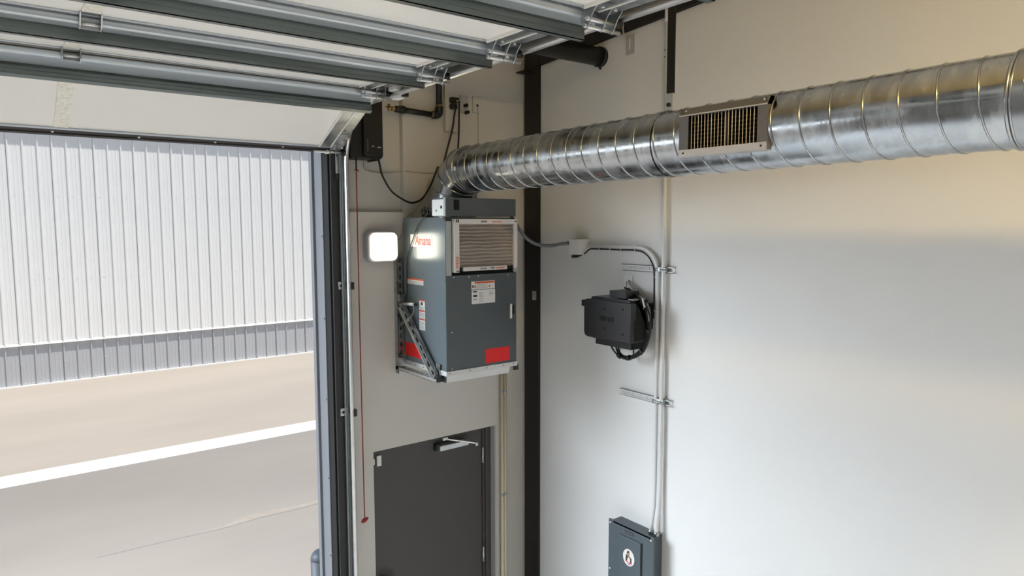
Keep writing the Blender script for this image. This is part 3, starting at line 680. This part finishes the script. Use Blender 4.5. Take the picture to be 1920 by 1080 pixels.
mb = MB(); mb.box(2.356, 2.44, gy0, gy0+0.003, gz0, gz1+0.03); mb.box(2.356, 2.44, gy1-0.003, gy1, gz0, gz1+0.03)
mb.build('end_web', 'grille_grey', g)
B(2.425, 2.43, gy0+0.003, gy1-0.003, gz0-0.02, gz1+0.02).build('throat_shade_sheet', 'void', g)  # black sheet stands in for the unlit inside of the duct
bl = B(-0.008, 0.008, -0.001, 0.001, 0, gz1-gz0-0.03).mesh('blade')
bl.materials.append(M['grille_blade'])
for i in range(20):
    y = gy0+0.048+i*(gy1-gy0-0.101)/19
    o = link('blade', bl, None, g, Vector((2.366, y, gz0+0.028))-g.location)
    o.rotation_euler = (0, 0, math.radians(36+4*(i % 2)))
bar_ = B(-0.004, 0.004, -(gy1-gy0)/2+0.042, (gy1-gy0)/2-0.042, -0.001, 0.001).mesh('rear_bar'); bar_.materials.append(M['grille_bar'])
for i in range(7):
    link('rear_bar', bar_, None, g, Vector((2.384, (gy0+gy1)/2, gz0+0.04+0.0165*i))-g.location)
B(2.37, 2.39, 1.688, 1.694, gz0+0.028, gz1).build('damper_post', 'grille_grey', g)
for y in (gy0+0.02, gy1-0.025):
    MB().cyl((2.346, y, gz0+0.014), (2.350, y, gz0+0.014), 0.004, 8).build('screw', 'ink', g)
    MB().cyl((2.362, y, gz1+0.018), (2.367, y, gz1+0.018), 0.004, 8).build('screw', 'galv_bright', g)

# ------------------------------------------------------------------ conduits and boxes on the side wall
def strut_rail(z, label):
    t = thing('strut_channel', label, 'strut channel', (3.28, 2.88, z-0.02), 'strut channels behind the conduits')
    y0, y1 = 2.672, 3.09; d = 0.020
    mb = MB()
    mb.box(XW-0.003, XW, y0, y1, z-0.02, z+0.02)
    mb.box(XW-d, XW, y0, y1, z+0.017, z+0.02); mb.box(XW-d, XW, y0, y1, z-0.02, z-0.017)
    mb.box(XW-d, XW-d+0.003, y0, y1, z+0.011, z+0.02); mb.box(XW-d, XW-d+0.003, y0, y1, z-0.02, z-0.011)
    mb.build('channel', 'emt', t)
    mb = MB()
    for i in (0, 1, 3, 5, 6): mb.box(XW-0.0035, XW-0.0028, 2.84+0.03*i, 2.843+0.03*i, z-0.006, z+0.006)
    mb.build('stamped_mark', 'wire_grey', t)['kind'] = 'stuff'
    for yc in (2.775, 2.738):
        mb = MB(); mb.tube([(XW-0.03+0.017*math.cos(a), yc+0.017*math.sin(a), z) for a in [math.radians(x) for x in range(90, 271, 20)]], 0.008, 6)
        cl = mb.build('conduit_clamp', 'galv', t)
    MB().cyl((XW-0.052, 2.757, z), (XW-0.03, 2.757, z), 0.009, 8).build('clamp_bolt', 'galv_bright', t)
    B(XW-0.04, XW-0.02, 2.715, 2.80, z-0.016, z+0.016).build('clamp_strap', 'galv', t, 0.003)
strut_rail(3.421, 'short galvanized strut channel on the white wall above the battery backup')
strut_rail(2.615, 'short galvanized strut channel on the white wall below the battery backup')
t = thing('conduit', 'long straight steel conduit from the breaker panel up past the duct', 'conduit', (3.262, 2.738, 1.775))
MB().tube(smooth_path([(3.245, 2.742, 1.775), (3.245, 2.742, 1.84), (3.256, 2.739, 1.95), (3.262, 2.737, 2.1)], 5)+[Vector((3.262, 2.738, 3.0)), Vector((3.262, 2.742, 4.9))], 0.0135, 14).build('tube', 'emt', t)
mb = MB(); mb.cyl((3.262, 2.742, 4.86), (3.262, 2.742, 4.93), 0.017, 14); mb.build('coupling', 'emt', t)
MB().cyl((3.262, 2.742, 4.92), (3.262, 2.742, 5.1), 0.0125, 12).build('upper_tube', 'galv', t)
MB().cyl((3.245, 2.742, 1.775), (3.245, 2.742, 1.80), 0.019, 14).build('connector', 'galv', t)
for z in (4.70, 4.66): MB().cyl((3.25, 2.748, z), (3.246, 2.748, z), 0.005, 8).build('set_screw', 'ink_grey', t)
t = thing('bent_conduit', 'steel conduit bending from the junction box down to the breaker panel', 'conduit', (3.262, 2.775, 1.775))
arc = [(3.262, 2.937-0.155*math.sin(math.radians(a)), 3.405-0.012+0.155*math.cos(math.radians(a))) for a in range(0, 91, 9)]
MB().tube([(3.262, 3.425, 3.548)]+arc+[(3.262, 2.778, 2.1), (3.258, 2.778, 1.95), (3.247, 2.785, 1.84), (3.245, 2.785, 1.775)], 0.0125, 14).build('tube', 'emt', t)
MB().cyl((3.245, 2.785, 1.775), (3.245, 2.785, 1.80), 0.018, 14).build('connector', 'galv', t)
MB().cyl((3.262, 3.43, 3.548), (3.262, 3.39, 3.548), 0.017, 14).build('connector', 'emt', t)
for y in (3.268, 3.171, 3.077, 2.956): MB().tube([(3.262+0.019*math.cos(a), y, 3.543+0.023*math.sin(a)) for a in [2*PI*i/16 for i in range(17)]], 0.0022, 6, cap=False).build('zip_tie', 'plastic_white', t)
for z in (3.375, 3.17, 2.98): MB().tube([(3.262+0.019*math.cos(a), 2.783+0.024*math.sin(a), z) for a in [2*PI*i/16 for i in range(17)]], 0.0022, 6, cap=False).build('zip_tie', 'plastic_white', t)
wire('extension_cable', 'black cable tied along the bent conduit above the battery backup', [(3.24, 3.44, 3.487), (3.242, 3.40, 3.495), (3.248, 3.36, 3.525), (3.252, 3.30, 3.530), (3.252, 3.12, 3.530), (3.252, 2.94, 3.530), (3.250, 2.86, 3.505), (3.250, 2.815, 3.45), (3.250, 2.800, 3.38), (3.250, 2.799, 3.2), (3.25, 2.80, 3.12)], 0.005, 'plastic_black')
t = thing('junction_box', 'small white square junction box where the flexible conduit ends', 'junction box', (3.24, 3.44, 3.488))
B(3.20, XW, 3.40, 3.505, 3.489, 3.591).build('box', 'plastic_white', t, 0.003)
B(3.192, 3.200, 3.40, 3.505, 3.489, 3.591).build('cover', 'plastic_white', t, 0.002)
MB().tube([(3.235, 3.425, 3.487), (3.235, 3.46, 3.478), (3.235, 3.51, 3.474)], [0.006, 0.011, 0.012], 8).build('cord_plug', 'plastic_black', t)
t = thing('flexible_conduit', 'grey flexible conduit sagging from the air handler to the junction box', 'conduit', (2.95, 3.53, 3.54))
fp = smooth_path([(2.765, 3.60, 3.76), (2.79, 3.585, 3.715), (2.83, 3.57, 3.65), (2.89, 3.56, 3.59), (2.97, 3.545, 3.556), (3.06, 3.53, 3.55), (3.14, 3.515, 3.56), (3.215, 3.505, 3.565)], 14)
MB().tube(fp, [0.0105 if i % 2 else 0.0125 for i in range(len(fp))], 10).build('armored_tube', 'flex_grey', t)
MB().cyl((3.20, 3.52, 3.564), (3.215, 3.495, 3.565), 0.016, 12).build('connector', 'galv', t)
# wall plates on the side wall
t = thing('cable_plate', 'pale wall plate with grey cables above the battery backup', 'wall plate', (3.285, 3.043, 3.264))
B(XW-0.008, XW, 3.005, 3.080, 3.262, 3.368).build('plate', 'plastic_white', t, 0.002)
B(XW-0.0095, XW-0.006, 3.052, 3.058, 3.27, 3.33).build('slot', 'ink_grey', t)
MB().tube(smooth_path([(3.282, 3.035, 3.335), (3.255, 3.01, 3.325), (3.24, 2.95, 3.29), (3.235, 2.87, 3.245), (3.225, 2.815, 3.18), (3.22, 2.80, 3.12)], 6), 0.007, 8).build('data_cable', 'wire_grey', t)
MB().tube(smooth_path([(3.282, 3.03, 3.315), (3.25, 3.0, 3.30), (3.225, 2.94, 3.275), (3.205, 2.88, 3.24), (3.20, 2.83, 3.18)], 6), 0.006, 8).build('data_cable', 'plastic_white', t)
t = thing('switch_plate', 'pale wall plate with a hanging white cable high under the rafter', 'wall plate', (3.285, 3.054, 4.737))
B(XW-0.007, XW, 3.020, 3.090, 4.737, 4.853).build('plate', 'plastic_grey', t, 0.002)
B(XW-0.010, XW-0.006, 3.05, 3.062, 4.765, 4.83).build('toggle', 'plastic_white', t, 0.002)
MB().tube(smooth_path([(3.27, 3.10, 5.0), (3.265, 3.098, 4.93), (3.262, 3.085, 4.86), (3.275, 3.06, 4.80)], 6), 0.005, 8).build('cable', 'wire_beige', t)
MB().cyl((3.268, 3.10, 4.945), (3.268, 3.10, 4.915), 0.007, 8).build('cable_clip', 'plastic_white', t)

# pipes down the front wall beside the door
for x, lb in ((3.053, 'beige pipe on the front wall, the one nearer the door, below the air handler'), (3.080, 'beige pipe on the front wall, the one nearer the steel column')):
    t = thing('drain_pipe', lb, 'pipe', (x, 4.07, 0), 'pair of beige pipes beside the door')
    MB().cyl((x, 4.075, 0), (x, 4.075, 2.85), 0.0125, 14).build('tube', 'pvc_beige', t)
    for z in (2.455, 1.665, 0.85):
        mb = MB(); mb.cyl((x, 4.075, z-0.009), (x, 4.075, z+0.009), 0.0133, 14); mb.build('clamp', 'galv', t)

# ------------------------------------------------------------------ battery backup
t = thing('battery_backup', 'black wall-mounted battery backup box hung with cables on the white wall', 'battery backup', (3.16, 3.0, 2.93))
MB().prism(rounded(2.835, 3.175, 2.975, 3.240, 0.02), 'x', 3.085, 3.24).build('body', 'plastic_black', t, 0.004)
mb = MB()
poly = [(2.800, 2.985), (3.165, 2.985)] + [(3.165+0.035*math.sin(math.radians(a)), 3.02-0.035*math.cos(math.radians(a))) for a in range(15, 91, 15)] + [(3.2+0.0, 3.195)] + [(3.17+0.03*math.cos(math.radians(a)), 3.195+0.03*math.sin(math.radians(a))) for a in range(15, 91, 15)] + [(2.800, 3.225)]
mb.prism(poly, 'x', 3.05, 3.085); fc = mb.build('front_cover', 'plastic_dark', t, 0.004)
B(3.24, XW, 2.89, 3.13, 2.93, 3.22).build('wall_mount', 'plastic_black', t, 0.003)
B(3.12, 3.26, 2.86, 3.165, 2.932, 2.978).build('lower_tray', 'plastic_dark', t, 0.003)
B(3.085, 3.20, 2.872, 3.012, 3.244, 3.288).build('top_module', 'plastic_dark', t, 0.003)
B(3.09, 3.22, 2.95, 3.12, 3.236, 3.246).build('top_plate', 'flex_grey', t, 0.002)
B(3.05, 3.12, 3.19, 3.225, 3.175, 3.215).build('mount_ear', 'plastic_black', t, 0.004)
B(3.045, 3.09, 2.795, 2.812, 3.12, 3.222).build('edge_clip', 'plastic_dark', t, 0.002)
MB().prism([(3.14, 3.215), (3.285, 3.21), (3.285, 3.05), (3.24, 3.05)], 'y', 2.835, 2.845).build('side_gusset', 'plastic_black', t)
text_mesh('lettering', 'TRIPP-LITE', 0.045, 'void', (3.0488, 3.0, 3.112), (0, -1, 0), (0, 0, 1), fc, 0.0006, 0, 0.125)
for y, z in ((3.02, 3.175), (2.865, 3.185), (3.02, 3.055), (2.865, 3.035)):
    MB().cyl((3.047, y, z), (3.051, y, z), 0.006, 10).build('screw_hole', 'void', fc)
B(3.10, 3.21, 2.83, 2.87, 3.238, 3.244).build('bright_label', 'plastic_grey', t)
c = thing('cable_bundle', 'bundle of black cables looping round the right of the battery backup', 'cables', (3.15, 2.85, 2.85))
def cbl(pts, r=0.006, m='plastic_black', name='cable'):
    MB().tube(smooth_path(pts, 6), r, 8).build(name, m, c)
cbl([(3.19, 2.985, 3.30), (3.18, 2.93, 3.285), (3.16, 2.87, 3.27), (3.15, 2.80, 3.24), (3.15, 2.755, 3.18), (3.15, 2.735, 3.10), (3.15, 2.745, 3.02), (3.155, 2.79, 2.935), (3.16, 2.87, 2.88), (3.16, 2.96, 2.862), (3.16, 3.03, 2.89), (3.16, 3.075, 2.94), (3.16, 3.09, 2.985)])
cbl([(3.18, 2.945, 3.30), (3.17, 2.89, 3.275), (3.155, 2.82, 3.235), (3.145, 2.765, 3.17), (3.15, 2.75, 3.09), (3.155, 2.765, 3.0), (3.16, 2.82, 2.92), (3.165, 2.90, 2.875), (3.165, 2.98, 2.868), (3.165, 3.02, 2.905), (3.165, 3.045, 2.985)])
cbl([(3.17, 2.86, 3.25), (3.165, 2.80, 3.20), (3.16, 2.77, 3.12), (3.165, 2.78, 3.02), (3.17, 2.83, 2.935), (3.17, 2.90, 2.885), (3.175, 2.97, 2.875), (3.175, 3.01, 2.90), (3.175, 3.03, 2.985)])
cbl([(3.17, 2.84, 3.245), (3.16, 2.785, 3.19), (3.155, 2.76, 3.11), (3.16, 2.76, 3.03), (3.165, 2.81, 2.95)], 0.007)
cbl([(3.17, 2.90, 2.875), (3.17, 2.885, 2.90), (3.17, 2.89, 2.96)], 0.005)
cbl([(3.165, 2.84, 3.258), (3.150, 2.80, 3.242), (3.140, 2.775, 3.20)], 0.006, 'plastic_white', 'white_cable')
cbl([(3.16, 2.78, 3.215), (3.150, 2.752, 3.16), (3.148, 2.742, 3.12)], 0.006, 'wire_beige', 'beige_cable')
cbl([(3.16, 3.07, 2.985), (3.16, 3.06, 2.92), (3.16, 3.035, 2.895)], 0.0018)
cbl([(3.18, 2.99, 2.985), (3.18, 2.995, 2.93), (3.18, 3.01, 2.90)], 0.0018)
for p, q in (((3.15, 2.752, 3.075), (3.155, 2.757, 3.045)), ((3.158, 2.80, 2.94), (3.163, 2.825, 2.915)), ((3.163, 2.905, 2.876), (3.165, 2.93, 2.868)), ((3.163, 2.985, 2.868), (3.163, 3.005, 2.878))):
    MB().cyl(p, q, 0.017, 10).build('velcro_tie', 'plastic_black', c)

# ------------------------------------------------------------------ breaker panel
t = thing('breaker_panel', 'grey breaker panel with a round sticker on its door', 'breaker panel', (3.23, 2.9, 0.95))
B(3.196, XW, 2.735, 3.082, 0.97, 1.772).build('box', 'panel_grey', t, 0.002)
cv = B(3.183, 3.198, 2.712, 3.092, 0.95, 1.783).build('cover', 'panel_grey', t, 0.003)
MB().prism([(3.183, 1.783), (3.21, 1.772), (3.21, 1.768), (3.183, 1.77)], 'y', 2.735, 3.05).build('cover_lip', 'panel_grey', t)
dr = B(3.172, 3.184, 2.808, 2.996, 1.0, 1.716).build('panel_door', 'panel_grey', t, 0.005, 3)
B(3.1815, 3.1835, 2.798, 2.803, 1.0, 1.72).build('door_gap', 'void', cv)
lb = B(3.1815, 3.183, 2.874, 2.945, 1.738, 1.756).build('name_plate', 'ink', cv)
marks(lb, 'print', 'ink_grey', [(2.88, 2.94, 1.743+0.004*i, 1.7445+0.004*i) for i in range(3)], 'x', 3.1815)
for y, z in ((3.075, 1.762), (2.73, 1.765), (3.075, 1.452), (2.73, 1.45)):
    MB().cyl((3.179, y, z), (3.183, y, z), 0.006, 10).build('screw', 'plastic_white', cv)
st = thing('round_sticker', 'round white sticker with a small portrait on the breaker panel door', 'sticker', (3.171, 2.902, 1.53))
sc_, sz_ = 2.902, 1.592
MB().prism([(sc_+0.048*math.cos(2*PI*i/40), sz_+0.055*math.sin(2*PI*i/40)) for i in range(40)], 'x', 3.1705, 3.172).build('disc', 'plastic_white', st)
def blob(name, m, pts, x):
    MB().prism([(sc_-a, sz_+b) for a, b in pts], 'x', x, 3.1712).build(name, m, st)
blob('printed_torso', 'hair', [(-0.026, -0.03), (0.026, -0.032), (0.024, 0.0), (0.012, 0.008), (-0.005, 0.008), (-0.022, 0.016), (-0.024, 0.004)], 3.1702)
blob('printed_shirt', 'plastic_white', [(-0.014, -0.03), (0.014, -0.03), (0.012, 0.0), (-0.006, 0.004)], 3.1699)
blob('printed_face', 'skin', [(-0.004+0.012*math.cos(2*PI*i/16), 0.022+0.017*math.sin(2*PI*i/16)) for i in range(16)], 3.1700)
blob('printed_hair', 'hair', [(-0.016, 0.022), (-0.012, 0.04), (0.0, 0.045), (0.008, 0.038), (0.004, 0.033), (-0.006, 0.03)], 3.1697)
blob('printed_line', 'orange', [(-0.026, -0.03), (-0.004, -0.034), (-0.004, -0.026), (-0.026, -0.022)], 3.1696)
blob('printed_line', 'pink', [(0.0, -0.036), (0.026, -0.038), (0.026, -0.029), (0.0, -0.028)], 3.1696)
blob('printed_line', 'ink', [(-0.014, -0.043), (0.016, -0.045), (0.016, -0.042), (-0.014, -0.040)], 3.1696)

# ------------------------------------------------------------------ outdoors
def ground(name, m, y0, y1, label):
    o = MB().add([(-25, y0, 0), (40, y0, 0), (40, y1, 0), (-25, y1, 0), (-25, y0, -0.3), (40, y0, -0.3), (40, y1, -0.3), (-25, y1, -0.3)],
                 [(0, 1, 2, 3), (4, 7, 6, 5), (0, 4, 5, 1), (1, 5, 6, 2), (2, 6, 7, 3), (3, 7, 4, 0)]).build(name, m)
    return tag(o, label, 'ground', kind='structure')
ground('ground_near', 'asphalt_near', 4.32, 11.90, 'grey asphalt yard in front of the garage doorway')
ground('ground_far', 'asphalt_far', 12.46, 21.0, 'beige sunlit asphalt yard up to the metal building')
o = MB().box(-25, 40, 11.90, 12.46, -0.3, 0.004).build('gutter_strip', 'gutter_concrete'); tag(o, 'bright white concrete drainage strip crossing the yard', 'gutter', kind='structure')
mb = MB(); cp = [(0.9, 8.74), (1.3, 8.71), (1.7, 8.698), (2.0, 8.66), (2.24, 8.652), (2.5, 8.67), (2.76, 8.675), (3.1, 8.65), (3.5, 8.66), (4.2, 8.64), (5.2, 8.66)]
vs = []; k = len(cp)
for i, (x, y) in enumerate(cp): w = 0.006+0.010*random.random(); vs += [(x, y-w, 0.002), (x, y+w, 0.002)]
mb.add(vs, [(2*i, 2*i+2, 2*i+3, 2*i+1) for i in range(k-1)])
t = thing('asphalt_crack', 'long wavering crack with a sandy streak in the grey asphalt near the bollard', 'crack', (2.6, 8.66, 0))
mb.build('crack_line', 'crack_tar', t)
mb = MB(); vs = []; sp = [(2.0, 8.68), (2.3, 8.70), (2.6, 8.72), (2.9, 8.72), (3.2, 8.70), (3.6, 8.70), (4.2, 8.68)]
for i, (x, y) in enumerate(sp): w = (0.01, 0.07, 0.12, 0.10, 0.08, 0.06, 0.02)[i]; vs += [(x, y-0.03, 0.001), (x, y+w, 0.001)]
mb.add(vs, [(2*i, 2*i+2, 2*i+3, 2*i+1) for i in range(len(sp)-1)]); mb.build('sand_streak', 'sand', t)
t = thing('bollard', 'grey round-topped steel bollard outside beside the door jamb', 'bollard', (2.10, 5.25, 0))
MB().lathe((2.10, 5.25, 0), [(0.088, 0), (0.088, 1.0)], 28).build('post', 'bollard_grey', t)
MB().lathe((2.10, 5.25, 0), [(0.0885, 0.995), (0.086, 1.015), (0.078, 1.035), (0.062, 1.052), (0.04, 1.064), (0.018, 1.07), (0.001, 1.071)], 28).build('domed_cap', 'bollard_grey', t)

# metal building across the yard, every cladding sheet its own part
BY = 19.25; PITCH = 0.2785; X0 = 0.737
t = thing('metal_building', 'white ribbed metal building with a grey base band across the yard', 'building', (1.0, 19.5, 0))
def sheet(z0, z1, name, ribs=3):
    prof = []; 
    for r in range(ribs):
        b = r*PITCH
        prof += [(b-0.024, 0), (b-0.012, -0.036), (b+0.012, -0.036), (b+0.024, 0)]
        for q in (0.36, 0.64): prof += [(b+PITCH*q-0.014, 0), (b+PITCH*q-0.006, -0.005), (b+PITCH*q+0.006, -0.005), (b+PITCH*q+0.014, 0)]
    prof.append((ribs*PITCH-0.028, 0)); k = len(prof); mb = MB()
    vs = [(x, y, z) for z in (z0, z1) for x, y in prof]
    mb.add(vs, [(i, i+1, k+i+1, k+i) for i in range(k-1)]); me = mb.mesh(name); return me
TZ = 0.935
up = sheet(TZ+0.04, 6.3, 'upper_sheet'); up.materials.append(M['clad_white'])
lo = sheet(0.02, TZ, 'base_sheet'); lo.materials.append(M['clad_grey'])
NS = 17; first = -9
for i in range(NS):
    x = X0 + (first+i)*3*PITCH/1.0 + 0*PITCH
    if x > 7.84: break
    link('upper_sheet', up, None, t, Vector((x, BY, 0))-t.location)
    link('base_sheet', lo, None, t, Vector((x, BY+0.02, 0))-t.location)
ls = sheet(TZ+0.04, 6.3, 'upper_sheet', 2); ls.materials.append(M['clad_white']); link('upper_sheet', ls, None, t, Vector((X0+24*PITCH, BY, 0))-t.location)
ls = sheet(0.02, TZ, 'base_sheet', 2); ls.materials.append(M['clad_grey']); link('base_sheet', ls, None, t, Vector((X0+24*PITCH, BY+0.02, 0))-t.location)
XE = 7.80
BX0 = X0+first*3*PITCH
mb = MB(); mb.prism([(BY-0.045, TZ), (BY-0.045, TZ+0.010), (BY-0.015, TZ+0.045), (BY+0.06, TZ+0.045), (BY+0.06, TZ)], 'x', BX0-0.5, XE+0.1); mb.build('base_trim', 'clad_white', t)
B(XE+0.0, XE+0.12, BY-0.04, BY+0.1, 0, 6.3).build('corner_trim', 'clad_white', t)
B(BX0-0.5, XE+0.1, BY+0.065, BY+6, 0, 6.4).build('core_wall', 'clad_grey', t)
B(BX0-0.5, XE+0.3, BY-0.25, BY+0.1, 6.3, 6.42).build('eave_gutter', 'clad_white', t)
B(BX0-0.5, XE+0.3, BY-0.06, BY+0.06, 0.0, 0.022).build('sill_strip', 'gutter_concrete', t)
mb = MB()
for i in range(0, 27):
    x = X0+i*PITCH
    for z, dx in ((TZ+0.085, -0.06), (TZ+0.085, 0.06), (2.45, 0.07), (4.35, 0.07)):
        mb.box(x+dx-0.008, x+dx+0.008, BY-0.010, BY, z-0.008, z+0.008)
    for dx in (-0.06, 0.06): mb.box(x+dx-0.008, x+dx+0.008, BY+0.008, BY+0.02, 0.05, 0.066)
    if i % 3 == 0:
        for z in (1.6, 2.9, 3.6, 4.9): mb.box(x-0.009, x+0.009, BY-0.042, BY-0.030, z-0.009, z+0.009)
        mb.box(x-0.009, x+0.009, BY-0.026, BY-0.014, 0.5, 0.518)
sc = mb.build('screws', 'clad_white', t); sc['kind'] = 'stuff'

# ------------------------------------------------------------------ ceiling lamp above the door level
t = thing('high_bay_lamp', 'warm high bay lamp hanging above the rolled-up door outside the frame', 'lamp', (1.0, -0.3, 5.38))
MB().lathe((1.0, -0.3, 5.38), [(0.20, 0.0), (0.19, 0.03), (0.10, 0.09), (0.06, 0.12), (0.001, 0.125)], 24).build('reflector', 'plastic_black', t)
hl = bpy.data.objects.new('high_bay_light', bpy.data.lights.new('high_bay_light', 'AREA')); C.objects.link(hl); hl.parent = t
hl.data.shape = 'DISK'; hl.data.size = 0.36; hl.data.energy = 78; hl.data.color = (1, 0.67, 0.20); hl.location = (0, 0, -0.01)
for x, lb in ((-1.6, 'long white added fill light over the rear left of the garage, behind the viewer'), (1.4, 'long white added fill light over the rear right of the garage, behind the viewer')):
    t = thing('added_ceiling_light', lb, 'added fill light', (x, -2.2, 5.5), 'added fill lights behind the viewer')  # unseen fixtures, added to lift the floor bounce and door underside
    B(x-0.16, x+0.16, -2.9, -1.5, 5.5, 5.58).build('housing', 'plastic_white', t, 0.004)
    cl = bpy.data.objects.new('ceiling_light_lamp', bpy.data.lights.new('ceiling_light_lamp', 'AREA')); C.objects.link(cl); cl.parent = t
    cl.data.shape = 'RECTANGLE'; cl.data.size = 0.28; cl.data.size_y = 1.35; cl.data.energy = 92; cl.data.color = (0.97, 0.98, 1.0)
    cl.data.spread = math.radians(100); cl.location = (0, 0, -0.012)
